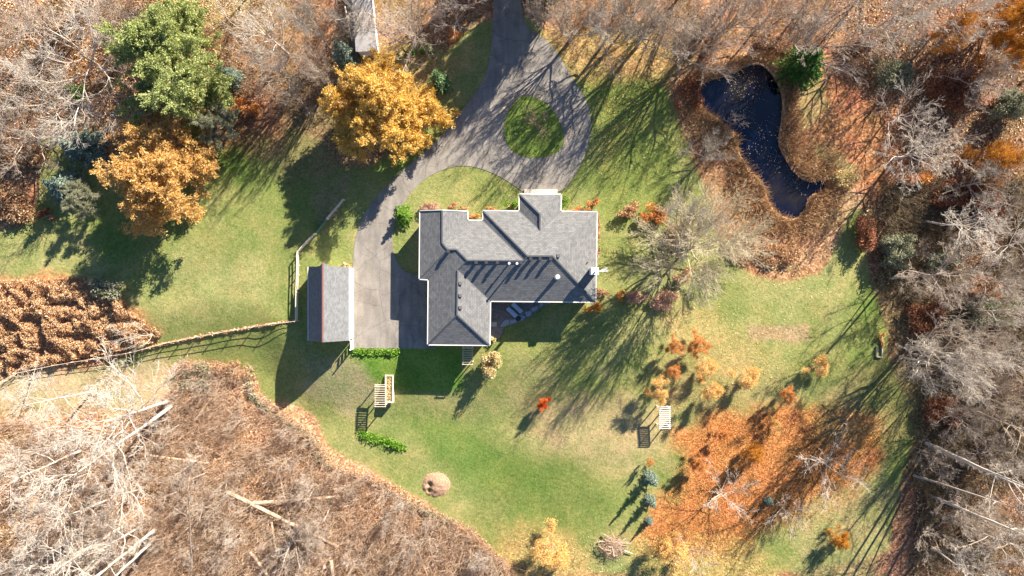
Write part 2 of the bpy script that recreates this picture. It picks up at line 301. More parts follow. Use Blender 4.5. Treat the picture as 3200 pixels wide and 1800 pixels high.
# ------------------------------------------------------------------ terrain
lawn_main = [(1500,60),(1640,40),(1700,100),(1800,190),(1920,215),(2080,250),(2110,320),(2150,480),(2230,640),(2240,760),(2330,860),(2480,890),(2590,850),(2620,730),(2660,640),(2720,680),(2700,820),(2760,1000),(2780,1150),(2880,1300),(2830,1500),(2770,1800),(1640,1800),(1560,1760),(1440,1655),(1310,1570),(1250,1545),(1150,1480),(1090,1450),(1010,1400),(985,1330),(900,1260),(800,1270),(770,1170),(600,1120),(420,1170),(300,1185),(160,1200),(480,1060),(420,980),(330,870),(150,870),(-60,890),(-60,735),(100,700),(130,560),(90,430),(180,430),(260,520),(600,540),(740,400),(960,400),(1100,560),(1330,420),(1360,300),(1330,220)]
yard = smooth(lawn_main, 1)
ZONES = [ # polygon, colour, feather, warp, strength, litter
 ([(560,-80),(900,-80),(880,90),(740,110),(620,90)], (.30,.24,.10), 20, 30, .9, .4),
 ([(-60,1140),(460,1150),(560,1180),(520,1290),(300,1310),(-60,1290)], (.40,.31,.17), 35, 50, .9, .2),
 ([(1690,90),(2120,100),(2110,240),(1900,260),(1790,230),(1730,160)], (.36,.25,.10), 16, 30, .9, .8),
 ([(1780,210),(2110,220),(2130,480),(2050,700),(1900,700),(1830,560),(1870,430)], (.135,.185,.035), 40, 60, .6, .25),
 ([(1640,1270),(1900,1240),(2120,1280),(2100,1440),(1920,1470),(1700,1440),(1630,1370)], (.36,.27,.13), 45, 90, .85, .1),
 ([(1500,1060),(1640,1060),(1760,1200),(1700,1300),(1600,1280)], (.25,.22,.09), 40, 90, .6, .1),
 ([(2060,980),(2240,960),(2420,1100),(2400,1240),(2240,1330),(2060,1300)], (.32,.26,.10), 40, 90, .65, .5),
 ([(1250,1300),(1420,1330),(1640,1430),(1760,1480),(1700,1600),(1500,1560),(1330,1420)], (.085,.155,.025), 50, 90, .75, 0),
 ([(1520,1460),(1780,1420),(1960,1560),(1850,1690),(1700,1700),(1560,1600)], (.12,.165,.035), 50, 90, .65, 0),
 ([(1090,1095),(1450,1095),(1440,1210),(1280,1230),(1140,1180)], (.10,.20,.02), 18, 40, .8, 0),
 ([(980,1110),(1130,1150),(1180,1240),(1080,1290),(960,1230)], (.27,.235,.13), 25, 80, .6, .1),
 ([(560,760),(720,780),(830,900),(700,1000),(500,980),(430,900)], (.27,.26,.10), 50, 90, .6, 0),
 ([(2330,1010),(2530,1010),(2530,1062),(2330,1068)], (.33,.22,.13), 9, 30, .65, .6),
 ([(2120,1420),(2230,1330),(2420,1300),(2560,1280),(2760,1310),(2760,1420),(2660,1520),(2540,1560),(2400,1640),(2330,1720),(2120,1760),(2010,1680),(2030,1600),(2080,1560)], (.38,.155,.05), 46, 110, .92, .9),
 ([(1560,1700),(1720,1660),(1850,1740),(1900,1860),(1560,1860)], (.38,.27,.10), 40, 80, .8, .8),
 ([(2000,1700),(2300,1700),(2500,1760),(2450,1860),(2000,1860)], (.36,.27,.09), 40, 90, .7, .8),
 ([(2700,1120),(2900,1200),(2880,1330),(2700,1420),(2560,1380),(2560,1250)], (.20,.17,.07), 40, 90, .6, .6),
 ([(2560,1560),(2830,1500),(2700,1860),(2450,1860)], (.24,.22,.09), 40, 90, .7, .6),
 (smooth([(2120,230),(2300,170),(2440,170),(2510,260),(2540,430),(2640,520),(2700,600),(2640,720),(2540,850),(2420,870),(2330,820),(2300,720),(2310,640),(2290,540),(2230,440),(2140,400),(2100,300)],1), (.40,.27,.14), 24, 50, .85, .9),
 ([(2470,330),(2560,230),(2700,130),(2850,250),(2850,560),(2720,620),(2600,520),(2490,440)], (.40,.19,.085), 30, 60, .9, 1),
 ([(2530,440),(2640,470),(2700,530),(2640,560),(2560,520)], (.25,.26,.10), 20, 40, .8, .4),
 ([(2480,230),(2560,230),(2600,330),(2500,420),(2480,300)], (.24,.23,.09), 20, 40, .7, .4),
 ([(-60,860),(200,850),(420,970),(520,1040),(300,1120),(60,1180),(-60,1190)], (.42,.22,.10), 25, 40, .95, 1),
 ([(860,280),(1100,300),(1120,500),(900,620),(820,480)], (.20,.14,.07), 50, 90, .6, .6),
 ([(640,280),(900,260),(880,430),(700,480)], (.25,.13,.065), 40, 80, .8, .8),
 ([(1090,120),(1330,130),(1450,200),(1300,330),(1180,280)], (.36,.28,.10), 25, 50, .8, .5),
 ([(980,620),(1100,540),(1060,650),(1010,720)], (.26,.19,.10), 14, 30, .6, .4),
]
SITE = {'x0': -104, 'x1': 104, 'y0': -66, 'y1': 66}
def ground():
    xs = np.concatenate([[-3000,-1200,-500,-250,-150,-120], np.arange(-104, 104.01, .36), [120,150,250,500,1200,3000]])
    ys = np.concatenate([[-3000,-1200,-500,-250,-150,-90], np.arange(-66, 66.01, .36), [90,150,250,500,1200,3000]])
    X, Y = np.meshgrid(xs, ys); x = X.ravel(); y = Y.ravel(); z = T(x, y)
    px = 1600+20*x; py = 900-20*y
    wx = px+fbm(x*.12, y*.12, 0, 5)*1; n1 = fbm(x*.09, y*.09, 1, 5); n2 = fbm(x*.3, y*.3, 3, 4); n3 = fbm(x*.05, y*.05, 5, 4)
    col = np.tile(np.array([.30,.17,.085]), (len(x), 1)); lit = np.ones(len(x))
    wood_r = sstep(2500, 2800, px)[:, None]; col = col*(1-wood_r)+np.array([.21,.125,.07])*wood_r  # right woods floor coloured darker, standing in for shade of the tall trees
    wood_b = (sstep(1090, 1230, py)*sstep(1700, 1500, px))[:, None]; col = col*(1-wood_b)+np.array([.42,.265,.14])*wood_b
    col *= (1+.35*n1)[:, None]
    gg = sstep(.1, .5, n3)[:, None]*.5; col = col*(1-gg)+np.array([.16,.155,.06])*gg
    a = sstep(-9, 9, sdf(px, py, yard)+n2*14+n1*12)[:, None]
    lawn = np.tile(np.array([.185,.205,.06]), (len(x), 1)); t = sstep(-.35, .45, n1*.7+n2*.5)[:, None]
    lawn = lawn*(1-t)+np.array([.27,.26,.095])*t; t2 = sstep(.05, .5, n3)[:, None]*.7; lawn = lawn*(1-t2)+np.array([.115,.175,.03])*t2
    col = col*(1-a)+lawn*a; lit = lit*(1-a[:, 0])+.04*a[:, 0]
    for i, (poly, c, f, wp, st, li) in enumerate(ZONES):
        nn = n2*.5+(n1 if i % 2 else -n1)*.8
        b = sstep(-f, f, sdf(px, py, poly)+nn*wp)*st
        col = col*(1-b[:, None])+np.array(c)*(1+.18*n2)[:, None]*b[:, None]; lit = lit*(1-b)+li*b
    nx, ny = len(xs), len(ys); i = (np.arange(ny-1)[:, None]*nx+np.arange(nx-1)[None, :]).ravel()
    F = np.stack([i, i+1, i+nx+1, i+nx], 1)
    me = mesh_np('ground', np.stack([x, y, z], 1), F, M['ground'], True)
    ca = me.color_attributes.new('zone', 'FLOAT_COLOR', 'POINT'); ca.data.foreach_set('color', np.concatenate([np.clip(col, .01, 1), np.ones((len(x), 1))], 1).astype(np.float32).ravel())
    la = me.attributes.new('litter', 'FLOAT', 'POINT'); la.data.foreach_set('value', lit.astype(np.float32))
    tag(link('ground', me), kind='structure')
ground()
# pond water
pw = [W(x, y, -.45) for x, y in [(2600+(x-2600)*1.0, y) for x, y in POND]]
cx = sum(p.x for p in pw)/len(pw); cy = sum(p.y for p in pw)/len(pw)
me = bpy.data.meshes.new('water'); ex = []
for i, p in enumerate(pw):
    a = pw[i-1]; b = pw[(i+1) % len(pw)]; t = (b-a).normalized(); nrm = Vector((t.y, -t.x, 0))
    ex.append(p-nrm*1.0)
me.from_pydata([tuple(p) for p in ex], [], [tuple(range(len(ex)))[::-1]]); me.materials.append(M['water']); me.update()
if me.polygons[0].normal.z < 0: me.flip_normals()
tag(link('water', me), kind='structure')
# driveway + loop island
DRIVE = [(1545,-300),(1545,0),(1540,60),(1535,150),(1524,220),(1500,270),(1462,322),(1420,375),(1368,437),(1310,490),(1250,540),(1196,592),(1160,635),(1132,680),(1113,730),(1105,780),(1102,830),(1100,900),(1098,1000),(1094,1088)]
DRIVE2 = [(1360,1090),(1362,860),(1310,861),(1270,852),(1247,832),(1232,800),(1226,760),(1226,730),(1234,690),(1252,648),(1285,600),(1325,560),(1370,535),(1420,519),(1470,518),(1520,532),(1570,556),(1610,582),(1638,603),(1752,603),(1782,570),(1812,520),(1838,462),(1849,400),(1842,340),(1820,290),(1792,250),(1762,200),(1740,160),(1712,128),(1680,106),(1655,96),(1636,66),(1626,0),(1622,-300)]
def chaik(pl, it=2):
    for _ in range(it):
        q = [pl[0]]
        for a, b in zip(pl[:-1], pl[1:]): q += [(a[0]*.75+b[0]*.25, a[1]*.75+b[1]*.25), (a[0]*.25+b[0]*.75, a[1]*.25+b[1]*.75)]
        pl = q+[pl[-1]]
    return pl
outl = chaik(DRIVE)+DRIVE2[:2]+chaik(DRIVE2[2:])
from mathutils.geometry import tessellate_polygon
def sheet(name, pts, z0, z1, mat):
    P = [W(x, y, z1) for x, y in pts]; me = bpy.data.meshes.new(name); tr = tessellate_polygon([[Vector((p.x, p.y, 0)) for p in P]])
    n = len(P); v = [tuple(p) for p in P]+[(p.x, p.y, z0) for p in P]
    fs = [tuple(t) for t in tr]; f2 = []
    for t in fs:
        a, b, c = (P[i] for i in t)
        f2.append(t if (b.x-a.x)*(c.y-a.y)-(b.y-a.y)*(c.x-a.x) > 0 else t[::-1])
    f2 += [(i, (i+1) % n, n+(i+1) % n, n+i) for i in range(n)]
    me.from_pydata(v, [], f2); me.materials.append(mat); me.update(); return me
tag(link('driveway', sheet('driveway', outl, -.3, .05, M['asphalt'])), kind='structure')
ISL = smooth([(1652,298),(1695,312),(1730,345),(1752,385),(1764,425),(1756,466),(1722,488),(1675,495),(1630,490),(1596,470),(1578,438),(1572,400),(1583,356),(1606,318),(1630,300)], 2)
im = sheet('lawn_island', ISL, 0, .075, M['ground'])
ca = im.color_attributes.new('zone', 'FLOAT_COLOR', 'POINT'); ca.data.foreach_set('color', np.tile(np.array([.14,.19,.04,1], np.float32), len(im.vertices)))
im.attributes.new('litter', 'FLOAT', 'POINT').data.foreach_set('value', np.full(len(im.vertices), .08, np.float32))
tag(link('lawn_island', im), kind='structure')
# ------------------------------------------------------------------ house
ZS = 2.683
def HP(x, y, run=0, he=4.5, pitch=.5):
    return W(1300+x/ZS, 580+y/ZS, he+run/ZS/20*.955*pitch)
A = [(35,210,0),(220,205,186),(432,215,0),(432,292,0),(563,295,0),(563,212,0),(868,215,0),(868,72,0),(1215,75,0),(1213,218,0),(1517,222,0),(1505,975,0),(622,967,0),(617,1337,0),(100,1332,0),(105,787,0),(30,782,0)]
Rr = [None,(220,480,188),(265,535,240),(340,535,243),(430,626,334),(905,628,338),(935,590,372),(1145,590,372),(1040,240,170),(1040,375,163),(350,705,252),(345,1085,250)]
PA = [HP(*a) for a in A]; PR = [None]+[HP(*r) for r in Rr[1:]]
Fc = [['A0','A1','R1','R2','A16'],['A1','A2','A3','R1'],['A3','A4','R5','R4','R3','R2','R1'],['A16','R2','R3','A15'],['A15','R3','R4','R10','R11','A14'],['R10','A12','A13','R11'],['A14','R11','A13'],['R4','R5','R6','R7','A11','A12','R10'],['A5','R6','R5','A4'],['A5','A6','R9','A9','A10','R7','R6'],['A7','R8','R9','A6'],['A7','A8','R8'],['A8','A9','R9','R8'],['A10','A11','R7']]
def pt(k): return PA[int(k[1:])] if k[0] == 'A' else PR[int(k[1:])]
def roof_mesh(name, faces, mat, parent):
    v = []; f = []; uvs = []
    for P in faces:
        nrm = Vector((0,0,0))
        for i in range(len(P)):
            a, b = P[i], P[(i+1) % len(P)]; nrm += Vector(((a.y-b.y)*(a.z+b.z), (a.z-b.z)*(a.x+b.x), (a.x-b.x)*(a.y+b.y)))
        if nrm.z < 0: P = P[::-1]; nrm = -nrm
        nrm.normalize(); u = Vector((0,0,1)).cross(nrm); u.normalize(); s = nrm.cross(u)
        tr = tessellate_polygon([P]); b = len(v); v += [tuple(p) for p in P]
        for t in tr:
            a_, b_, c_ = (P[i] for i in t)
            if (b_-a_).cross(c_-a_).z < 0: t = t[::-1]
            f.append(tuple(b+i for i in t)); uvs += [((P[i]-P[0]).dot(u)+50, (P[i]-P[0]).dot(s)+50) for i in t]
    me = bpy.data.meshes.new(name); me.from_pydata(v, [], f); me.materials.append(mat); ul = me.uv_layers.new(name='UVMap')
    for i, q in enumerate(uvs): ul.data[i].uv = q
    me.update(); return link(name, me, parent)
house = thing('house', 'large house with grey hip and gable shingle roof at the driveway end', 'house')
roof_mesh('roof', [[pt(k) for k in f] for f in Fc], M['shingle'], house)
cm = MB()
for e in ['A1-R1','R1-R2','R2-R3','R3-R4','R4-R5','R5-R6','R6-R7','R7-A11','R10-R11','R11-A14','R11-A13','A7-R8','R8-R9','A5-R6']:
    a, b = (pt(k)+Vector((0,0,.03)) for k in e.split('-')); cm.beam(a, b, .2, .05)
cm.build('ridge_cap', M['cap'], house)
cm = MB()
for e in ['A16-R2','A15-R3','A4-R5','A6-R9','R10-A12','R7-A10','A3-R1','A9-R9','A8-R8','R4-R10']:
    a, b = (pt(k)+Vector((0,0,.012)) for k in e.split('-')); cm.beam(a, b, .13 if e in ('R7-A10','A3-R1','A9-R9','A8-R8') else .13, .03)
cm.build('valley_flashing', noisy('valley_metal', (.10,.10,.10), (.15,.15,.15), 5, 0), house)
eave = [PA[i] for i in range(17) if i != 1]
gm = MB()
for i in range(len(eave)):
    a, b = eave[i], eave[(i+1) % len(eave)]
    if i == 0: gm.beam(PA[0], PA[1]+Vector((0,.0,-.02)), .12, .2); gm.beam(PA[1]+Vector((0,0,-.02)), PA[2], .12, .2); continue
    d = (b-a).normalized(); o = Vector((d.y, -d.x, 0))*-.06
    gm.beam(a+o*1-d*.0+Vector((0,0,-.08)), b+o+Vector((0,0,-.08)), .15, .16)
gm.build('gutter', M['cream_trim'], house)
def inset(P, k):
    n = len(P); out = []; area = sum(P[i].x*P[(i+1) % n].y-P[(i+1) % n].x*P[i].y for i in range(n)); sg = 1 if area > 0 else -1
    for i in range(n):
        a, b, c = P[i-1], P[i], P[(i+1) % n]; d1 = (b-a).normalized(); d2 = (c-b).normalized()
        n1 = Vector((-d1.y, d1.x, 0))*sg; n2 = Vector((-d2.y, d2.x, 0))*sg; m = (n1+n2); m /= max(.3, m.length_squared/2)
        out.append(Vector((b.x, b.y, 0))+m*k)
    return out
wl = inset(eave, .45)
MB().prism([(p.x, p.y) for p in wl], -1.5, 4.36).build('wall', M['wall'], house)
MB().prism([(p.x, p.y) for p in inset(eave, .02)], 4.37, 4.42).build('soffit', M['white'], house)
g_ = MB(); a, b, c = PA[0], PA[1], PA[2]
g_.v = [(a.x+.4, a.y-.45, 4.42), (c.x-.4, c.y-.45, 4.42), (b.x, b.y-.45, b.z-.2)]; g_.f = [(0,1,2)]; g_.build('gable_panel', M['wall'], house)
for i in range(len(wl)):
    a, b = wl[i], wl[(i+1) % len(wl)]; L = (b-a).length; d = (b-a).normalized(); n = Vector((-d.y, d.x, 0)); cnt = int(L//3)
    rz = math.atan2(d.y, d.x)
    garage = (abs(d.y) > .9 and a.x < -12.3 and L > 9 and a.y < 0 and b.y < 8 and min(a.x, b.x) < -11)
    for k in range(cnt):
        p = a+d*(L*(k+.5)/cnt)+n*.02
        if garage:
            dr = MB().box(p.x, p.y, 1.25, min(2.6, L/cnt-.3), .1, 2.4, rz).build('garage_door', M['white'], house)
        else:
            f = MB().box(p.x, p.y, 2.3, 1.5, .14, 1.5, rz).build('window', M['white'], house)
            q = p+n*.06; MB().box(q.x, q.y, 2.3, 1.26, .12, 1.26, rz).build('pane', M['glass'], f)
# vents, flue, chimney, antenna (parts of the house)
def on_roof(x, y):    # height of the roof under photo-zoom position by ray casting the planes
    best = 0
    for it in range(1):
        o = Vector((0,0,CH)); t = HP(x, y); d = (t-o).normalized()
        for f in Fc:
            P = [pt(k) for k in f]
            for tri in tessellate_polygon([P]):
                from mathutils.geometry import intersect_ray_tri
                q = intersect_ray_tri(P[tri[0]], P[tri[1]], P[tri[2]], d, o, True)
                if q: return q
    return HP(x, y, 100)
for x, y in [(272,549),(505,640),(590,640),(683,640),(880,643),(962,611),(1040,611),(1128,611)]:
    q = on_roof(x, y+4); m = MB(); m.box(0,0,.16,.36,.36,.4); m.box(0,0,.41,.46,.46,.1)
    m.build('roof_vent', M['dark'], house, q, .02)
for x, y in [(375,818),(375,920),(375,1021),(1195,588)]:
    q = on_roof(x, y); m = MB(); m.box(0,0,.06,.4,.4,.34); m.box(0,0,.26,.5,.5,.08); m.build('roof_vent', M['shingle_shed'], house, q, .02)
for x, y, h in [(781,654,.7),(846,656,1.3)]:
    q = on_roof(x, y); m = MB(); m.tube((0,0,-.2),(0,0,h),.12,.12,10); m.tube((0,0,h),(0,0,h+.15),.2,.17,10); m.build('vent_pipe', M['metal'], house, q)
q = on_roof(1437, 645); MB().tube((0,0,-.1),(0,0,.35),.08,.08,8).build('vent_pipe', M['dark'], house, q)
q = on_roof(1180, 768); m = MB(); m.tube((0,0,-.2),(0,0,.25),.42,.30,14); m.tube((0,0,.25),(0,0,1.9),.24,.24,14); m.tube((0,0,2.0),(0,0,2.25),.36,.30,14); m.tube((0,0,1.9),(0,0,2.0),.12,.12,8)
m.build('metal_flue', M['metal'], house, q)
cz = 7.9; cb = HP(1498, 722); q = W(1300+1500/ZS, 580+718/ZS, cz)
ch = MB(); ch.box(q.x, q.y, (cz-.5)/2, .95, .95, cz+.5); co = ch.build('chimney', M['white'], house, (0,0,0), .02)
MB().box(q.x, q.y, cz-.14, 1.1, 1.1, .12).box(q.x, q.y, cz-.02, 1.0, 1.0, .12).build('chimney_cap', M['white'], co)
m = MB(); m.tube((q.x+.05,q.y-.05,cz),(q.x+.05,q.y-.05,cz+.35),.15,.13,10); m.build('chimney_pot', M['metal'], co)
m = MB(); b0 = Vector((q.x+.5, q.y, cz-.3))
m.tube(b0, b0+Vector((.35,.0,.05)), .03, .03, 6)
for dy, L in ((.42,1.35),(.25,1.45),(-.02,1.5),(-.13,1.5)):
    m.beam(b0+Vector((.2,dy*.15,0)), b0+Vector((L,dy+.12,.1)), .07, .04)
m.beam(b0+Vector((1.15,.6,.08)), b0+Vector((1.3,-.1,.1)), .03, .03)
m.build('antenna', M['metal'], co)
# front step
st = MB(); st.box(W(1690,603,.1).x, W(1690,603,.1).y+.1, .12, 5.2, .9, .24); st.build('front_step', M['wall'], house, (0,0,0), .02)
# ------------------------------------------------------------------ patio
PAT = [(1525,930),(1730,930),(1715,948),(1690,962),(1665,985),(1640,1000),(1615,1010),(1575,1022),(1572,1040),(1560,1058),(1525,1062)]
pm = sheet('patio', PAT, -.3, .22, M['paver']); ul = pm.uv_layers.new(name='UVMap')
for i, lp in enumerate(pm.loops): c = pm.vertices[lp.vertex_index].co; ul.data[i].uv = (c.x+50, c.y+50)
tag(link('patio', pm), kind='structure')
sl = [([(1563,1021),(1568,1010),(1580,998),(1592,1000),(1592,1014),(1578,1020)]), ([(1594,1000),(1610,996),(1613,1004),(1612,1008),(1594,1013)]), ([(1615,985),(1630,982),(1642,990),(1636,1000),(1620,1004),(1613,1001),(1612,992)]), ([(1640,976),(1658,970),(1662,978),(1655,988),(1645,990)]), ([(1660,962),(1680,955),(1683,962),(1675,970),(1663,976)]), ([(1684,945),(1698,943),(1698,953),(1688,962)]), ([(1700,944),(1730,943),(1718,948),(1704,953)])]
for i, s in enumerate(sl):
    mb = MB(); mb.prism([tuple(W(x, y, .3)[:2]) for x, y in s], .02, .30+.012*i)
    tag(mb.build('flagstone', M['slab'], None, (0,0,0), .04), 'flagstone in the patio edge, %s' % ['pointed one nearest the wing of the house','small one beside the pointed slab','rounded one with a dark hollow','below the loungers, third from the wall corner','wide slab halfway along the curved edge','small slab close to the long eave','thin sliver at the far east tip'][i], 'stone', 'flagstones along the patio edge')
mb = MB(); c = W(1620, 995, .35); mb.tube((c.x-.0, c.y, .34), (c.x, c.y, .62), .36, .42, 14)
tag(mb.build('planter_pot', M['dark'], None), 'dark round pot on the rounded patio slab', 'pot')
c = W(1542, 1013, .3); mb = MB().box(c.x, c.y, .32, 1.0, .72, .2); tag(mb.build('stone_step', M['wall'], None, (0,0,0), .03), 'pale rectangular stone step against the wing wall', 'step')
def lounger(c, rz, label):
    t = thing('sun_lounger', label, 'lounger', c, rz, 'pair of loungers on the patio')
    mb = MB(); mb.box(0,0,.28,.66,1.95,.06); mb.build('frame', M['metal'], t)
    for sx in (-.28,.28):
        for sy in (-.85,.85): MB().box(sx, sy, .13, .05, .05, .26).build('leg', M['metal'], t)
    MB().box(0,-.30,.36,.64,1.32,.10).build('seat_cushion', M['cushion'], t, (0,0,0), .03)
    bm_ = MB(); bm_.beam((0,.40,.38),(0,.98,.56),.64,.10); bm_.build('back_cushion', M['cushion'], t, (0,0,0), .03)
    mb = MB(); mb.beam((0,.86,.60),(0,1.0,.65),.5,.07); mb.build('head_pillow', M['cushion'], t, (0,0,0), .02); return t
c = W(1616, 962, .4); lounger((c.x, c.y, .22), R_(47), 'blue cushioned patio lounger, the one nearer the long eave')
c = W(1600, 976, .4); lounger((c.x, c.y, .22), R_(47), 'blue cushioned patio lounger, the one farther from the long eave')
# ------------------------------------------------------------------ shed
sh = thing('shed', 'long detached garage with grey gable roof and white side beside the driveway', 'garage')
XL, XR, XM, YN, YS, ZE, ZR = -30.9, -24.75, -27.82, 3.22, -7.98, 3.1, 6.35
V3 = Vector
def prof(x): return ZR-(ZR-ZE)*abs(x-XM)/(XR-XM)
side = []
for s in (-1, 1):
    X = [0, .18, .45, .8, 1.15, abs(XR-XM)]; Yo = [.62, .42, .2, .06, 0, 0]
    if s < 0: X = [0, .3, .62, 1.1, 1.6, abs(XR-XM)]; Yo = [.62, .32, .06, 0, 0, 0]
    top = [V3((XM+s*a, YN+o, prof(XM+s*a))) for a, o in zip(X, Yo)]
    side.append(top+[V3((XM+s*abs(XR-XM), YS, ZE)), V3((XM, YS, ZR))])
rf = roof_mesh('roof', side, M['shingle_shed'], sh)
so_ = rf.modifiers.new('t', 'SOLIDIFY'); so_.thickness = .1; so_.offset = -1
MB().beam((XM,YN+.6,ZR+.03),(XM,YS,ZR+.03),.22,.05).build('ridge_cap', noisy('red_brown_cap', (.20,.08,.07), (.26,.12,.10), 5, 0), sh)
wb = MB(); xw0, xw1, y0, y1 = XL+.25, XR-.02, YS+.15, YN-.15
wb.v = [(xw0,y0,-2.5),(xw1,y0,-2.5),(xw1,y0,ZE-.12),(XM,y0,ZR-.14),(xw0,y0,ZE-.02),(xw0,y1,-2.5),(xw1,y1,-2.5),(xw1,y1,ZE-.12),(XM,y1,ZR-.14),(xw0,y1,ZE-.02)]
wb.f = [(0,1,2,3,4),(9,8,7,6,5),(0,5,6,1),(1,6,7,2),(4,9,5,0)]
wb.build('wall', M['white'], sh)
for k in range(3):
    MB().box(xw1+.03, YS+2.1+k*3.6, 1.15, .06, 2.9, 2.2).build('garage_door', M['cream_trim'], sh)
MB().box(XL-.05,(YN+YS)/2,ZE-.02,.12,YN-YS,.14).build('gutter', M['cream_trim'], sh)
MB().box(XR+.06,(YN+YS)/2,ZE-.1,.12,YN-YS,.14).build('gutter', M['white'], sh)
# white gate panel off the shed corner
gp = thing('gate_panel', 'white post and board screen off the south corner of the garage', 'gate panel')
MB().box(-24.75,-9.45,.85,.16,.16,3.3).build('post', M['white'], gp)
MB().box(-24.75,-8.1,.85,.12,.12,3.1).build('post', M['white'], gp)
b_ = MB()
for k in range(5): b_.box(-24.75,-8.78,.2+k*.45,.05,1.2,.3)
b_.build('board_panel', M['white'], gp)
# ------------------------------------------------------------------ pergolas, planter, other yard structures
def pergola(name, x0, y0, x1, y1, h, zg, label, n=11, mat='wood', posts=True, twin=True):
    a = W(x0, y0, zg+h); b = W(x1, y1, zg+h); cx, cy = (a.x+b.x)/2, (a.y+b.y)/2; wx, wy = abs(b.x-a.x), abs(b.y-a.y)
    t = thing(name, label, 'pergola', (cx, cy, zg))
    for s in (-1, 1):
        MB().box(s*(wx/2-.12), 0, h-.16, .08, wy, .18).build('beam', M[mat], t)
        for e in (-1, 1):
            if posts: MB().box(s*(wx/2-.12), e*(wy/2-.3), (h-.25)/2-.6, .13, .13, h-.25+1.2).build('post', M[mat], t)
    for k in range(n):
        MB().box(0, -wy/2+.06+(wy-.12)*k/(n-1), h, wx, .07, .13).build('slat', M[mat], t)
    if twin: MB().box(0, wy/2-.33, h+.0, wx, .11, .13).build('slat', M[mat], t)
    return t
z1 = float(T(-20.5,-17)); pergola('pergola', 1170, 1201, 1206, 1272, 2.5, z1, 'small wooden slatted arbour beside the long raised planter', 11)
z2 = float(T(24,-20)); pergola('pergola', 2060, 1270, 2096, 1340, 2.5, z2, 'white slatted arbour standing alone on the open lawn', 12, 'white')
z3 = float(T(-6.5,-11)); pergola('pergola', 1444, 1080, 1478, 1140, 2.6, z3, 'slatted arbour attached under the south eave of the house', 9, 'wood', True, True)
zp = float(T(-19.5,-15.5)); a = W(1203, 1172, zp+.7); b = W(1229, 1259, zp+.7)
rb = thing('raised_planter', 'long raised wooden planter box full of leaves beside the arbour', 'planter', ((a.x+b.x)/2, (a.y+b.y)/2, zp))
wx, wy = b.x-a.x, a.y-b.y
for s in (-1, 1): MB().box(s*(wx/2-.1), 0, .25, .2, wy, .95).build('side_board', M['wood'], rb)
for s in (-1, 1): MB().box(0, s*(wy/2-.1), .24, wx-.4, .2, .92).build('end_board', M['wood'], rb)
MB().box(0, 0, .1, wx-.41, wy-.41, .6).build('soil', M['soil'], rb)
lp = np.stack([rng.uniform(-wx/2+.25, wx/2-.25, 500), rng.uniform(-wy/2+.3, wy/2-.3, 500), rng.uniform(.42,.6,500)], 1)
link('leaf_fill', mesh_np('leaf_fill', *leaves(lp, .11, .08, .6), M['cream']), rb)
# timber edging frame in shade at the right of the lawn
ef = thing('edging_frame', 'pale timber edging frame of a small bed in the deep shade by the right woods', 'frame')
for (xa, ya, xb, yb) in [(2757,1040,2757,1116),(2757,1116,2740,1115),(2740,1115,2741,1080)]:
    MB().beam(W(xa,ya,.15)+Vector((0,0,float(T(*W(xa,ya)[:2])))), W(xb,yb,.15)+Vector((0,0,float(T(*W(xb,yb)[:2])))), .12, .3).build('board', M['wood'], ef)
# narrow building at the top edge
def poly_roof_building():
    t = thing('outbuilding', 'narrow pale roofed outbuilding under bare branches at the top edge', 'shed')
    he, zr = 2.6, 3.3
    a, b, c, d = W(1090,-120,he), W(1150,-120,he), W(1180,158,he), W(1112,162,he)
    f = W(1078,-120,he-.9), W(1108,165,he-.9)
    roof_mesh('roof', [[a, b, c, d]], M['shingle_far'], t)
    o = W(1062,-120,he-1.2); o2 = W(1098,150,he-1.2)
    roof_mesh('lean_to_roof', [[o, a-Vector((0,0,.3)), d-Vector((0,0,.3)), o2]], M['cap'], t)
    MB().prism([(p.x*1.0, p.y) for p in (a+V3((.2,0,0)), b-V3((.2,0,0)), c-V3((.2,-.2,0)), d+V3((.2,.2,0)))], -.5, he-.06).build('wall', M['white'], t)
    MB().beam(b, c, .14, .12).build('roof_trim', M['white'], t)
    MB().beam(W(1078,20,1.9), W(1100,128,1.9), .16, .1).build('roof_trim', M['wood'], t)
poly_roof_building()
# fences
def fence(name, pts, h, step, label, mat='wood', rails=(.35,.75,1.15), r=.07, net=None, rr=.04):
    P = [W(x, y) for x, y in pts]; t = thing(name, label, 'fence', P[0]); o = P[0]; dense = []
    for a, b in zip(P[:-1], P[1:]):
        n = max(1, round((b-a).length/step))
        for k in range(n): dense.append(a.lerp(b, k/n))
    dense.append(P[-1]); dense = [V3((p.x, p.y, float(T(p.x, p.y)))) for p in dense]
    for p in dense:
        q = p-o; MB().tube(q-V3((0,0,.3)), q+V3((random.uniform(-.04,.04),random.uniform(-.04,.04),h)), r, r*.9, 7).build('post', M[mat], t)
    for z in rails:
        mb = MB()
        for a, b in zip(dense[:-1], dense[1:]): mb.beam(a-o+V3((0,0,z)), b-o+V3((0,0,z)), rr, rr)
        mb.build('rail', M[mat], t)
    return dense
fence('fence', [(932,1002),(933,915),(935,860),(936,830),(936,792)], 1.5, 3.4, 'post and rail fence behind the garage with pale top rail', 'wood', (.5,1.0,1.42), .09, rr=.11)
fence('fence', [(937,788),(962,760),(988,733)], 1.4, 2.6, 'short diagonal rail fence north of the garage', 'wood', (.5,1.0,1.35), .08, rr=.10)
fence('fence', [(1028,684),(1052,657),(1078,625)], 1.4, 2.6, 'diagonal rail fence nearest the curve of the driveway', 'wood', (.5,1.0,1.35), .08, rr=.10)
nf = MB(); a = W(990,731); b = W(1026,686); nf.beam(a+V3((0,0,.6)), b+V3((0,0,.6)), .04, 1.1)
nt_ = thing('netting_panel', 'green netting panel closing the gap between the two diagonal fences', 'netting')
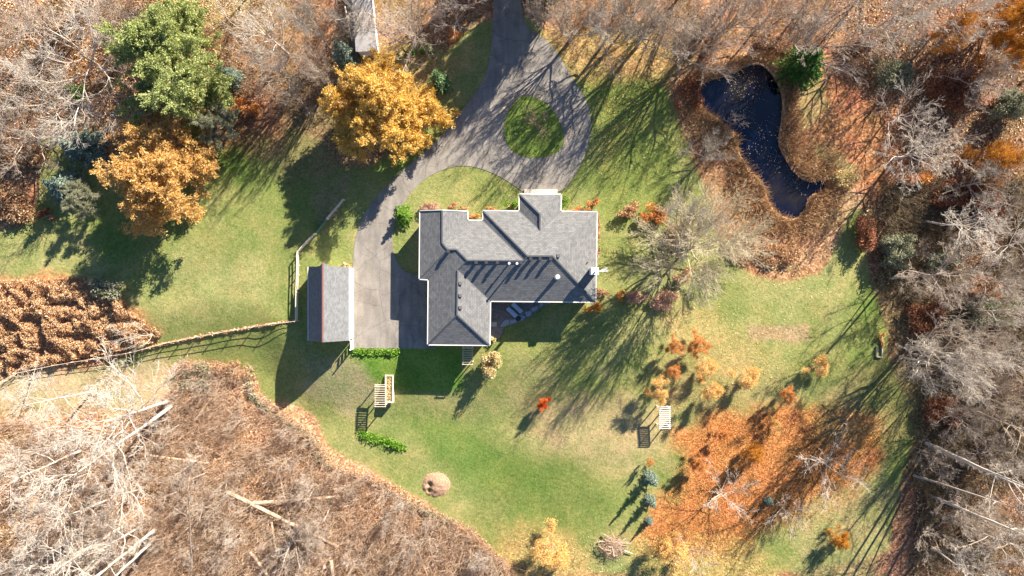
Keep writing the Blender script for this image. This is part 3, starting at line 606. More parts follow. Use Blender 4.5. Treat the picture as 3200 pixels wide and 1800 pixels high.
nf.build('net', M['netting'], nt_); MB().tube(a, a+V3((0,0,1.3)), .07, .07).build('post', M['wood'], nt_); MB().tube(b, b+V3((0,0,1.3)), .07, .07).build('post', M['wood'], nt_)
fl = fence('fence', [(-20,1215),(60,1165),(180,1140),(300,1120),(420,1100),(520,1072),(620,1052),(740,1030),(850,1012),(928,1003)], 1.5, 3.2, 'long low rail fence running across the left lawn to the garage', 'wood', (.3,.75,1.25), .08, rr=.06)
# ------------------------------------------------------------------ bare tree skeletons
def norm(v):
    l = math.sqrt(v[0]*v[0]+v[1]*v[1]+v[2]*v[2])+1e-9; return (v[0]/l, v[1]/l, v[2]/l)
def skeleton(seed, style):
    rd = random.Random(seed); S = {k: [] for k in range(6)}
    cfg = {'vase': dict(H=16, tr=.20, n=10, L=10.5, up=.10, el=(38,68), kids=(2,2,2), steps=(6,4,3,3), ang=(22,44), jit=.13, r=.36, spread=.24),
           'round': dict(H=14, tr=.25, n=12, L=7.2, up=.05, el=(12,65), kids=(2,2,2), steps=(5,4,3,3), ang=(30,58), jit=.2, r=.26, spread=.5),
           'wide': dict(H=17, tr=.25, n=9, L=10.5, up=.03, el=(10,60), kids=(2,2,2), steps=(7,4,3,3), ang=(26,55), jit=.17, r=.22, spread=.5),
           'dense': dict(H=13, tr=.2, n=24, L=7.2, up=.05, el=(0,80), kids=(3,2,2), steps=(5,4,3,3), ang=(30,62), jit=.2, r=.16, spread=.6),
           'fan': dict(H=14, tr=.14, n=20, L=10, up=.03, el=(12,72), kids=(3,2,2), steps=(6,4,3,3), ang=(18,42), jit=.11, r=.22, spread=.3),
           'forest': dict(H=24, tr=.52, n=15, L=6.0, up=.07, el=(20,50), kids=(2,2,1), steps=(5,4,3,3), ang=(28,52), jit=.14, r=.2, spread=.9),
           'pole': dict(H=24, tr=.6, n=12, L=4.4, up=.10, el=(25,55), kids=(2,1,1), steps=(4,4,3,2), ang=(28,50), jit=.12, r=.19, spread=.9),
           'sapling': dict(H=6, tr=.2, n=9, L=2.9, up=.12, el=(30,65), kids=(2,2,1), steps=(4,3,3,2), ang=(25,45), jit=.16, r=.07, spread=.6),
           'open': dict(H=11, tr=.15, n=9, L=6.2, up=.03, el=(15,65), kids=(1,2,1), steps=(6,4,3,3), ang=(22,42), jit=.10, r=.12, spread=.4)}[style]
    cf = cfg; H = cf['H']; rmin = .017 if H > 10 else .012
    def grow(p, d, L, r, lv):
        n = cf['steps'][min(lv, 3)]; st = L/n
        for i in range(n):
            j = cf['jit']; d = norm((d[0]+rd.gauss(0, j), d[1]+rd.gauss(0, j), d[2]+rd.gauss(0, j)+cf['up']*(1 if lv < 2 else .4)))
            q = (p[0]+d[0]*st, p[1]+d[1]*st, p[2]+d[2]*st); r1 = max(rmin, r*(1-.62/n)); 
            S[lv].append((*p, *q, r, r1))
            if lv < 3 and (i > 0 or lv > 0):
                for _ in range(cf['kids'][lv]):
                    if rd.random() < .12: continue
                    an = math.radians(rd.uniform(*cf['ang'])); u = norm((rd.gauss(0,1), rd.gauss(0,1), rd.gauss(0,1)))
                    k = u[0]*d[0]+u[1]*d[1]+u[2]*d[2]; u = norm((u[0]-k*d[0], u[1]-k*d[1], u[2]-k*d[2]))
                    cd = tuple(d[m]*math.cos(an)+u[m]*math.sin(an) for m in range(3))
                    if cd[2] < -.35: cd = (cd[0], cd[1], -cd[2])
                    grow(q, cd, L*rd.uniform(.36,.58)*(1-.35*i/n), max(rmin, r1*.55), lv+1)
            p, r = q, r1
    # trunk
    topz = H*(cf['tr']+(1-cf['tr'])*cf['spread']); n = 9; p = (0,0,-.5); r = cf['r']*1.25; nodes = []
    lean = (rd.gauss(0,.012), rd.gauss(0,.012))
    for i in range(n):
        q = (p[0]+lean[0]*topz/n*3+rd.gauss(0,.05), p[1]+lean[1]*topz/n*3+rd.gauss(0,.05), topz*(i+1)/n); r1 = r*(.93 if cf['spread'] < .6 else .86)
        S[5].append((*p, *q, r, r1)); nodes.append((q, r1)); p, r = q, r1
    az = rd.uniform(0, 6.28)
    for i in range(cf['n']):
        f = i/(cf['n']-1); z = H*cf['tr']+f*(topz-H*cf['tr']); k = min(n-1, max(0, int(z/topz*n)-1)); a, b = S[5][k][:3], S[5][k][3:6]
        t = (z-a[2])/(b[2]-a[2]+1e-6); t = min(1, max(0, t)); s0 = tuple(a[m]+(b[m]-a[m])*t for m in range(3))
        el = math.radians(cf['el'][0]+(cf['el'][1]-cf['el'][0])*(f if cf['spread'] < .8 else f**1.5)+rd.uniform(-8, 8)); az += 2.4+rd.uniform(-.4,.4)
        d = (math.cos(az)*math.cos(el), math.sin(az)*math.cos(el), math.sin(el))
        grow(s0, d, cf['L']*rd.uniform(.75,1.15)*(1-.35*f if cf['spread'] > .8 else 1), S[5][k][7]*rd.uniform(.45,.62), 0)
    big = np.array(S[5]+S[0]); fine = [np.array(S[k]) for k in (1,2,3) if S[k]]
    allv = np.concatenate([big]+fine); Rr_ = np.percentile(np.hypot(allv[:, 3], allv[:, 4]), 96); Hh = np.percentile(allv[:, 5], 99.5)
    return dict(big=big, fine=fine, R=Rr_, H=Hh)
PROTO = {}
def bare_proto(key, style, seed, mat, thin=1.0):
    k = skeleton(seed, style); k['big'][:, 6:] *= thin
    Vt, Ft = tubes(k['big'], 6)
    parts = [tubes(k['fine'][0], 4)]+[tubes(f, 3) for f in k['fine'][1:]]
    F3 = [(v, f) for v, f in parts]
    PROTO[key] = dict(R=k['R'], H=k['H'], trunk=mesh_np(key+'_trunk', Vt, Ft, M[mat], True), crown=mesh_np(key+'_crown', *join(F3), M[mat]), sk=k)
for i, (st, s, mt) in enumerate([('vase',1,'bark'),('vase',2,'bark'),('vase',3,'bark_grey'),('round',4,'bark'),('round',5,'bark_grey'),('wide',6,'bark'),('wide',7,'bark_white'),('forest',8,'bark_white'),('forest',9,'bark'),('forest',10,'bark_white'),('pole',11,'bark_white'),('pole',12,'bark'),('open',13,'bark_white'),('open',14,'bark'),('sapling',15,'bark'),('sapling',16,'bark_brown'),('sapling',19,'bark_white'),('round',17,'bark_white'),('fan',18,'bark_fan')]):
    key = st+str(sum(1 for q in PROTO if q.startswith(st))); bare_proto(key, st, s, mt)
def leafy_from(key, src_style, seed, leafm, barkm, a, b, per, sig, dens=1.0, out=True, hang=0.0):
    k = skeleton(seed, src_style); g = np.random.default_rng(seed)
    tips = np.concatenate([k['fine'][i] for i in range(1, len(k['fine']))]); tips = tips[g.random(len(tips)) < dens]
    P = np.repeat(tips, per, axis=0); t = g.random((len(P), 1)); pos = P[:, :3]*(1-t)+P[:, 3:6]*t+g.normal(size=(len(P), 3))*sig
    ax = P[:, 3:6]-P[:, :3]; ax /= np.linalg.norm(ax, axis=1)[:, None]+1e-9; ax[:, 2] -= hang
    Vl, Fl = leaves(pos, a, b, 1.0, ax if out else None, g)
    Vt, Ft = tubes(k['big'], 6); Vf, Ff = tubes(np.concatenate(k['fine'][:2]), 3)
    PROTO[key] = dict(R=k['R'], H=k['H'], trunk=mesh_np(key+'_trunk', Vt, Ft, M[barkm], True), limbs=mesh_np(key+'_limbs', Vf, Ff, M[barkm]), crown=mesh_np(key+'_crown', Vl, Fl, M[leafm]))
leafy_from('willow0', 'dense', 31, 'willow', 'bark', .19, .06, 4, .2, 1.0, True, .2)
leafy_from('willow1', 'dense', 33, 'willow_pale', 'bark', .19, .06, 3, .16, .9, True, .2)
leafy_from('pine0', 'dense', 35, 'pine', 'bark_brown', .13, .06, 6, .14, .9, True, -.3)
leafy_from('amber0', 'dense', 37, 'amber', 'bark_brown', .11, .08, 2, .2, .7, False)
leafy_from('rust0', 'sapling', 38, 'orange', 'bark_brown', .06, .045, 7, .2, 1, False)
leafy_from('gold0', 'sapling', 39, 'litter_gold', 'bark', .06, .045, 6, .22, 1, False)
leafy_from('olive0', 'round', 40, 'olive', 'bark_grey', .12, .06, 5, .2, .9, True)
leafy_from('scarlet0', 'sapling', 41, 'scarlet', 'bark_brown', .08, .06, 8, .25, 1, False)
def conifer_proto(key, seed, leafm, H=9, R=2.6):
    g = np.random.default_rng(seed); P = []; A_ = []; S = [(0,0,-.3,0,0,H*.97,.14,.03)]; B = []
    z = .4
    while z < H*.98:
        rr = R*(1-z/H)**.85*g.uniform(.8,1.15); nb = int(7+5*(1-z/H))
        for _ in range(nb):
            az = g.uniform(0, 6.283); L = rr*g.uniform(.75,1.1); dz = .25 if z > H*.7 else -.1
            d = np.array([math.cos(az), math.sin(az), dz]); B.append((0,0,z,*(d*L+[0,0,z]),.03,.01))
            m = max(4, int(L*11)); t = g.uniform(.12, 1, m)[:, None]; sidev = np.array([-math.sin(az), math.cos(az), 0])
            sgn = g.choice([-1,1], m)[:, None]; off = g.uniform(0,.4,m)[:, None]*(1.1-t)*min(1.2, L*.5)
            P.append(np.array([0,0,z])+d*L*t+sidev*sgn*off+g.normal(size=(m,3))*.05); A_.append(np.tile(d, (m,1))*.7+sidev*sgn*.6)
        z += .32
    P = np.concatenate(P); A_ = np.concatenate(A_); Vl, Fl = leaves(P, .22, .09, .8, A_, g)
    Vt, Ft = tubes(np.array(S), 7); Vb, Fb = tubes(np.array(B), 3)
    PROTO[key] = dict(R=R, H=H, trunk=mesh_np(key+'_trunk', Vt, Ft, M['bark_brown']), limbs=mesh_np(key+'_limbs', Vb, Fb, M['bark_brown']), crown=mesh_np(key+'_crown', Vl, Fl, M[leafm]))
conifer_proto('spruce_blue0', 51, 'spruce_blue'); conifer_proto('spruce_green0', 52, 'spruce_green'); conifer_proto('cedar0', 53, 'green', 5, 2.2); conifer_proto('spruce_deep0', 54, 'deep_green', 9, 3.4)
def place(proto, cpx, cpy, Rpx, H, label, name='bare_tree', cat='tree', group=None, base=None, rz=None, zf=.62):
    """tree whose crown is seen at photo pixel (cpx, cpy); base only when it leans"""
    pr = PROTO[proto]; c = W(cpx, cpy, H*zf); Rm = Rpx/20*(1-H*zf/CH)
    if base: b = W(*base)
    else: b = V3((c.x, c.y, float(T(c.x, c.y))))
    t = thing(name, label, cat, b, 0, group)
    d = (V3((c.x, c.y, b.z+H*zf))-b); L = d.length/(H*zf)
    q = V3((0,0,1)).rotation_difference(d.normalized())
    t.rotation_mode = 'QUATERNION'; rz = random.uniform(0, 6.28) if rz is None else rz
    t.rotation_quaternion = q @ Quaternion((0,0,1), rz)
    sx = Rm/pr['R']; t.scale = (sx, sx, H*L/pr['H'])
    link('trunk', pr['trunk'], t)
    if 'limbs' in pr: link('limbs', pr['limbs'], t)
    link('crown', pr['crown'], t); return t
G_TOP = 'bare trees of the woods along the top edge'; G_R = 'bare trees of the right hand woods'; G_BL = 'bare trees of the lower left woods'; G_TL = 'bare trees of the upper left woods'
# --- leafy and evergreen individuals
place('willow0', 1188, 325, 172, 13, 'big golden leaved tree, the larger one beside the driveway', 'golden_tree', 'tree', 'golden leaved trees', zf=.7)
place('willow1', 455, 520, 190, 12, 'spreading golden tree over the left lawn with pale branches', 'golden_tree', 'tree', 'golden leaved trees', zf=.7, rz=2.2)
place('pine0', 545, 180, 195, 15, 'broad lime green pine at the upper left', 'pine_tree')
place('spruce_blue0', 238, 452, 72, 8, 'blue green spruce touching the spreading golden tree on its upper left', 'spruce_tree', zf=.4)
place('spruce_blue0', 190, 580, 62, 7, 'faded blue spruce standing below the other on the left lawn', 'spruce_tree', zf=.4)
place('olive0', 690, 385, 78, 8, 'grey olive leaved tree right below the lime green pine', 'olive_tree')
place('olive0', 250, 610, 70, 6, 'dull olive tree in shade at the left foot of the golden tree', 'olive_tree', rz=1)
place('spruce_blue0', 1070, 165, 48, 8, 'blue spruce between the outbuilding and the large golden tree', 'spruce_tree', zf=.4)
place('spruce_blue0', 715, 235, 38, 7, 'small silvery spruce at the right edge of the lime pine', 'spruce_tree', zf=.4)
place('spruce_green0', 1370, 252, 44, 8, 'rounded green spruce between the big golden tree and the driveway', 'spruce_tree', zf=.4)
place('spruce_deep0', 2515, 200, 88, 9, 'deep green evergreen under a white bare tree above the pond', 'evergreen_tree', zf=.4)
for i, (x, y) in enumerate([(1343,153),(1317,157),(1291,160),(1265,165),(1243,172)]):
    place('cedar0', x, y, 11, 3.4, 'clipped little cedar, %s in the row of five' % ['first from the driveway side','second from the driveway side','middle one','fourth from the driveway side','last, nearest the golden tree'][i], 'clipped_cedar', 'shrub', 'row of clipped cedars', zf=.4)
for i, (x, y, r) in enumerate([(2039,1503,27),(2038,1573,22),(2033,1635,16)]):
    place('spruce_blue0', x, y, r, [5.5,4.5,2.6][i], ['largest of the three young spruces beside the orange leaf carpet','middle one of three young spruces in a column','smallest and lowest of the three young spruces'][i], 'young_spruce', 'tree', 'three young spruces in a column', zf=.3)
place('spruce_blue0', 2410, 1572, 17, 2.5, 'small young spruce inside the crown of a bare tree on orange leaves', 'young_spruce', 'tree', zf=.3)
place('cedar0', 1262, 672, 44, 3.2, 'spiky bright green juniper at the driveway edge by the house corner', 'juniper_shrub', 'shrub', zf=.3)
place('scarlet0', 1701, 1270, 25, 3, 'scarlet maple sapling alone on the open lawn', 'red_sapling', 'tree')
place('amber0', 3170, 45, 85, 13, 'amber leaved tree in the top right corner', 'amber_tree', 'tree')
place('amber0', 3190, 150, 70, 12, 'orange leaved tree on the right edge below the corner one', 'amber_tree', 'tree', rz=1.5)
place('amber0', 2990, 90, 55, 9, 'thin orange leaved tree beneath bare crowns left of the corner', 'amber_tree', 'tree', rz=2.5)
place('amber0', 3140, 500, 75, 9, 'orange brown leaved tree midway down the right edge', 'amber_tree', 'tree', rz=3.5)
# --- bare trees: x, y, Rpx, H, proto, base, label
BT = [
 (205,150,270,18,'wide1',None,'huge pale spreading bare tree in the upper left woods',G_TL),
 (60,60,180,19,'wide0',None,'pale bare tree at the very top left corner',G_TL),
 (90,300,160,17,'wide1',None,'whitish bare tree on the left edge above the blue spruce',G_TL),
 (330,40,150,18,'wide0',None,'bare tree at the top edge left of the lime pine',G_TL),
 (380,230,120,12,'open1',None,'small bare tree between the pale giant and the lime pine',G_TL),
 (30,420,130,13,'round0',None,'bare tree on the left edge beside the reddish shrubs',G_TL),
 (865,215,115,15,'round0',None,'pinkish bare tree between the pine and the large golden tree',G_TL),
 (905,285,75,12,'open1',None,'small bare tree with pale tips above the shaded left lawn',G_TL),
 (830,95,125,17,'round2',None,'bare tree right of the tan clearing at the top',G_TL),
 (985,200,80,16,'vase0',None,'bare tree between the pinkish one and the large golden tree',G_TL),
 (960,60,105,19,'vase2',None,'grey bare tree at the top edge left of the outbuilding',G_TOP),
 (1090,20,110,17,'round1',None,'bare tree hanging over the outbuilding roof',G_TOP),
 (1265,85,155,15,'vase1',None,'dense brown bare tree right of the outbuilding above the cedars',G_TOP),
 (1420,20,90,14,'open0',None,'thin bare tree at the top edge just left of the driveway',G_TOP),
 (1700,10,90,16,'vase0',None,'bare tree at the top edge just right of the driveway',G_TOP),
 (1800,45,125,17,'vase0',None,'second bare tree right of the driveway mouth',G_TOP),
 (1905,70,130,17,'round1',None,'dense grey bare tree above the golden grass',G_TOP),
 (2035,60,115,18,'vase1',None,'bare tree above the middle of the golden grass',G_TOP),
 (2180,115,150,18,'vase0',None,'broad bare tree up and left of the pond',G_TOP),
 (2310,30,130,17,'vase1',None,'bare tree at the top edge directly above the pond',G_TOP),
 (2000,-10,110,18,'vase2',None,'bare tree cut by the top edge over the golden grass',G_TOP),
 (2590,95,175,19,'vase0',None,'large white bare tree fanning over the evergreen above the pond',G_TOP),
 (2440,10,110,18,'round0',None,'bare tree cut by the top edge right above the pond tip',G_TOP),
 (2800,40,120,17,'round2',None,'bare tree on the top edge right of the white fan tree',G_R),
 (2930,20,130,17,'wide1',None,'white branched tree on the top edge between two orange ones',G_R),
 (3060,20,110,17,'round2',None,'bare tree on the top edge beside the amber corner tree',G_R),
 (3105,230,105,13,'round1',None,'grey bare crown in front of dark red woods at the upper right',G_R),
 (2845,345,130,11,'open0',None,'white bare tree on red leaf litter right of the pond, upper of two',G_R),
 (2880,470,130,12,'round2',None,'white bare tree on red leaf litter right of the pond, lower of two',G_R),
 (2990,430,95,9,'sapling0',None,'fuzzy pinkish bare tree right of the two white ones',G_R),
 (3090,560,100,12,'round1',None,'dim bare tree near the right edge below the orange brown one',G_R),
 (3030,700,110,17,'forest2',(2880,690),'white dead crown reaching right over dark red brush',G_R),
 (3165,740,110,17,'forest0',(3010,800),'white dead crown against the right edge above the middle',G_R),
 (2950,865,110,22,'forest1',None,'white bare crown left of the right woods edge near the garden bed',G_R),
 (3185,880,110,19,'wide1',None,'white bare crown on the right edge at mid height',G_R),
 (3190,980,90,19,'round2',None,'white crown on the right edge just below mid height',G_R),
 (3010,1110,130,22,'round2',None,'dense white crown leftmost in the lower right woods',G_R),
 (3130,1150,130,19,'wide1',None,'dense white crown right edge over the lower right woods',G_R),
 (3060,1060,90,21,'round0',None,'bare crown tucked above the dense white pair',G_R),
 (2960,1140,100,19,'round2',None,'smaller white crown at the left rim of the lower right woods',G_R),
 (3170,1270,100,19,'wide0',None,'white branches at the right edge beneath the dense crowns',G_R),
 (3205,1500,120,25,'pole0',(2895,1385),'tall slender white trunk tree, upper of the lower right group',G_R),
 (3240,1560,120,26,'pole0',(2905,1395),'tall slender twin trunk beside the upper one in the right woods',G_R),
 (3200,1580,90,23,'pole1',(2856,1485),'tall mottled slender trunk in the lower right woods, middle one',G_R),
 (3230,1680,110,24,'pole0',(2908,1550),'tall slender white trunk, lowest of the right woods group',G_R),
 (3200,1340,100,23,'pole1',(2990,1262),'tan slender trunk highest of the lower right woods group',G_R),
 (3150,1720,120,18,'forest0',None,'white bare crown in the bottom right corner',G_R),
 (3060,1800,110,17,'forest2',None,'white bare crown on the bottom edge near the right corner',G_R),
 (3040,1320,95,10,'round0',None,'thin tan bare tree among the slender trunks, upper',G_R),
 (3000,1440,95,9,'sapling0',None,'thin tan bush tree among the slender trunks, middle',G_R),
 (3060,1600,100,9,'round0',None,'thin tan bare tree among the slender trunks, lower',G_R),
 (2960,1700,95,9,'sapling0',None,'bare brushy tree at the woods edge bottom right',G_R),
 (3130,1440,95,11,'round0',None,'tan bare tree at right edge behind the slender trunks',G_R),
 (2217,748,215,19,'fan0',(2135,785),'large fine twigged bare tree on the lawn between house and pond','bare trees standing on the lawn'),
 (2180,690,150,19,'vase2',(2110,780),'second stem crown behind the large fine twigged lawn tree','bare trees standing on the lawn'),
 (2225,455,85,9,'vase2',(2195,500),'small grey bare tree on the pond bank','bare trees standing on the lawn'),
 (2305,370,50,6,'sapling0',None,'little pinkish bare tree leaning over the pond water','bare trees standing on the lawn'),
 (1680,385,55,5,'sapling1',None,'small reddish bare tree in the driveway island','bare trees standing on the lawn'),
 (2292,1545,112,10,'open0',(2240,1540),'white bare tree on the orange leaf carpet, left of the pair','bare trees standing on the lawn'),
 (2625,1475,135,11,'open0',None,'white bare tree at the right end of the orange leaf carpet','bare trees standing on the lawn'),
 (2485,1620,78,8,'open0',None,'small white bare tree below the orange leaf carpet','bare trees standing on the lawn'),
 (2175,1755,70,9,'open0',None,'white bare tree on the bottom edge below the orange leaves','bare trees standing on the lawn'),
 (350,1290,190,21,'forest2',(530,1252),'tall white tree leaning left from the edge of the lower left woods',G_BL),
 (230,1440,230,25,'forest0',(545,1262),'tallest white leaning tree with long thick trunk in lower left woods',G_BL),
 (120,1265,110,17,'forest2',None,'white crown over the pale clearing at the left edge',G_BL),
 (60,1480,130,20,'forest2',None,'white branched crown on the left edge of the lower woods',G_BL),
 (300,1570,150,18,'wide1',(440,1530),'white twisted tree in the middle of the lower left woods',G_BL),
 (110,1640,140,22,'forest0',(340,1560),'long thin white trunk toward the left edge',G_BL),
 (170,1790,130,24,'pole0',(395,1638),'straight white trunk leaning to the bottom left, leftmost of three',G_BL),
 (240,1850,130,25,'pole0',(495,1647),'straight white trunk leaning to the bottom left, middle of three',G_BL),
 (290,1880,120,25,'pole0',(483,1685),'straight white trunk leaning to the bottom left, right of three',G_BL),
 (40,1790,120,19,'round2',None,'white crown in the bottom left corner',G_BL),
 (285,1745,110,17,'round2',None,'bright white twiggy crown near the bottom left corner',G_BL),
 (570,1570,60,13,'pole1',(600,1800),'thin bare pole tree leaning up from the bottom edge',G_BL),
 (690,1560,60,7,'sapling0',(715,1480),'small tilted bare sapling beside the crossing logs',G_BL),
 (930,1700,110,9,'vase0',(910,1690),'rounded white twiggy tree near the bottom edge below the logs',G_BL),
 (1230,1610,70,6,'sapling0',None,'white twiggy shrub tree in the brush near the dirt mound',G_BL),
 (1180,1560,50,5,'sapling0',None,'small white twiggy shrub tree along the brush edge',G_BL),
 (1330,1720,60,7,'open1',None,'thin bare tree in the brush near the bottom middle',G_BL),
 (1260,1750,70,6,'sapling0',None,'pale fuzzy bare shrub tree at the bottom middle',G_BL),
 (1080,1540,55,5,'sapling0',None,'thin bare shrub tree between the logs and the lawn edge',G_BL),
 (720,1330,70,6,'open1',None,'thin bare tree in the upper part of the brush',G_BL),
 (880,1460,75,6,'sapling0',None,'bare bush tree with curved limbs above the crossing logs',G_BL),
 (380,1055,60,5,'open0',(500,1044),'white dead tree lying left over the orange shrubs by the fence',G_BL),
 (60,1195,60,6,'pole0',(102,1175),'white pole tree leaning off the left edge below the fence',G_BL),
 (2068,1215,45,5,'gold0',(2045,1240),'yellowish thin leaved sapling above the white arbour','saplings on the lower right lawn'),
 (2182,1085,42,4,'rust0',None,'pinkish orange sapling, topmost of the lawn group','saplings on the lower right lawn'),
 (2205,1140,45,3.6,'gold0',None,'yellow sapling just under the topmost pinkish one','saplings on the lower right lawn'),
 (2108,1090,34,4,'rust0',None,'orange sapling left of the yellow ones','saplings on the lower right lawn'),
 (2108,1155,28,3.4,'rust0',None,'small orange sapling directly under the left one','saplings on the lower right lawn'),
 (2228,1215,42,5,'gold0',None,'golden sapling with long shadow in the middle of the group','saplings on the lower right lawn'),
 (2335,1175,46,4.5,'gold0',None,'golden orange round sapling rightmost of the group','saplings on the lower right lawn'),
 (2560,1145,40,3.5,'gold0',None,'yellow green bush at the shadow edge under the garden bed','saplings on the lower right lawn'),
 (2465,1225,30,4,'rust0',None,'pink brown sapling on the dusky lawn right of the group','saplings on the lower right lawn'),
 (2272,1365,26,4,'rust0',None,'tiny orange sapling at the upper tip of the orange carpet','saplings on the lower right lawn'),
 (2195,1455,38,4,'rust0',None,'pale orange sapling at the left of the orange carpet','saplings on the lower right lawn'),
 (2372,1425,32,5,'amber0',None,'bright amber small tree in the middle of the orange carpet','saplings on the lower right lawn'),
 (2428,1335,26,3,'gold0',None,'pale yellow sapling at the top of the orange carpet','saplings on the lower right lawn'),
 (2638,1695,34,4,'amber0',None,'bright yellow small tree at the bottom right lawn','saplings on the lower right lawn'),
 (2032,1448,15,3,'rust0',None,'tiny bare sapling just above the young spruces','saplings on the lower right lawn'),
 (1730,1730,75,5,'gold0',None,'pale yellow thin sapling at the bottom edge of the lawn','saplings on the lower right lawn'),
 (2110,1735,60,6,'gold0',None,'yellowish thin sapling left of the white tree on the bottom edge','saplings on the lower right lawn'),
 (1420,115,26,4,'rust0',None,'small orange sapling near the driveway at the top','saplings on the lower right lawn'),
]
for x, y, r, h, pr, base, lab, grp in BT:
    if pr.startswith(('gold','rust','amber')): nm, ct = 'sapling', 'sapling'
    else: nm, ct = 'bare_tree', 'tree'
    if x == 1420 and pr == 'rust0': grp = None
    if x == 380 and y == 1055: base = (500,1044)
    place(pr, x, y, r, h, lab, nm, ct, grp, base)
# trees just outside the frame whose shadows fall into it
k = 0
for x, y, r, h in [(1650,-190,110,18),(1830,-230,120,19),(2050,-260,130,20),(2260,-210,130,20),(2480,-250,130,20),(2700,-190,130,20),(2900,-220,130,20),(3120,-180,130,20),(3330,-80,130,19),(3380,180,130,18),(3390,420,130,18),(3400,650,120,18),(3420,900,130,20),(3430,1100,130,20),(3420,1300,130,20),(1450,-180,100,16),(1180,-180,120,16),(760,-170,120,15),(480,-190,130,18),(200,-180,130,18),(-100,150,120,16),(-120,420,120,14)]:
    k += 1; place(['vase0','round1','vase2','wide0','vase1'][k % 5], x, y, r, h, 'bare tree outside the edge of the view, around pixel column %d row %d' % (x, y), 'bare_tree', 'tree', 'bare trees beyond the picture edge')
for x, y, r, h in [(1725,-130,95,15),(1800,-330,100,17),(1590,-260,80,14)]:
    place('pine0', x, y, r, h, 'evergreen outside the top edge beside the driveway, pixel column %d' % x, 'pine_tree', 'tree', 'evergreens beyond the top edge')
_g = random.Random(9)
def in_poly(x, y, P): return float(sdf(np.array([x]), np.array([y]), P)[0]) > 12
def scatter_saplings(P, n, x0, x1, y0, y1, protos, r0, r1, label, group):
    k = 0
    while k < n:
        x, y = _g.uniform(x0, x1), _g.uniform(y0, y1)
        if not in_poly(x, y, P): continue
        r = _g.uniform(r0, r1); place(_g.choice(protos), x, y, r, r/20*_g.uniform(2.2,3.4), label, 'bare_sapling', 'sapling', group); k += 1
BLW = [(-80,1310),(300,1330),(520,1240),(555,1132),(770,1148),(800,1232),(912,1318),(992,1390),(1048,1460),(1248,1534),(1338,1598),(1480,1668),(1612,1800),(1600,1860),(-80,1860)]
scatter_saplings(BLW, 62, 420, 1560, 1150, 1800, ['sapling0','sapling2','open1','sapling0','pole1'], 26, 55, 'small pale bare sapling standing in the tan brush of the lower left woods', 'saplings in the lower left brush')
scatter_saplings([(2800,600),(3200,560),(3200,1800),(2900,1800),(2920,1300),(2850,950)], 34, 2800, 3200, 560, 1800, ['sapling0','sapling1','open1','round0'], 30, 60, 'small grey bare sapling on the floor of the right hand woods', 'saplings in the right hand woods')
# ------------------------------------------------------------------ shrubs
def shrub(x, y, rx, h, matn, label, ry=None, size=.11, n=None, name='shrub', twig='twig_tan', group=None, rot=0, tw=40, z=None):
    ry = ry or rx; g = np.random.default_rng(int(x*7+y)); c = W(x, y, h*.4); zc = float(T(c.x, c.y)) if z is None else z
    a, b = rx/20, ry/20; n = n or int(min(9000, 420*a*b*max(1, h*.8)/(size/.11)**2+60))
    t = thing(name, label, 'shrub', (c.x, c.y, zc), rot, group)
    nl = max(5, int(a*b*3)); lobes = np.stack([g.uniform(-.7,.7,nl)*a, g.uniform(-.7,.7,nl)*b, g.uniform(.3,.75,nl)*h], 1); lr = g.uniform(.28,.5,nl)
    i = g.integers(0, nl, n); v = g.normal(size=(n,3)); v /= np.linalg.norm(v, axis=1)[:, None]; v *= (g.random(n)**.4)[:, None]
    P = lobes[i]+v*np.stack([lr[i]*a, lr[i]*b, lr[i]*h*.9], 1); P[:, 2] = np.abs(P[:, 2])
    S = []
    for _ in range(tw):
        az = g.uniform(0, 6.28); e = lobes[g.integers(0, nl)]+g.normal(size=3)*.15*a; m = e*.5+g.normal(size=3)*.05; s = np.array([g.normal()*.1*a, g.normal()*.1*b, -.05])
        S += [(*s, *m, .03, .02), (*m, *e, .02, .01)]
    link('stems', mesh_np('stems', *tubes(np.array(S), 4), M[twig]), t)
    link('foliage', mesh_np('foliage', *leaves(P, size, size*.65, .9, None, g), M[matn]), t); return t
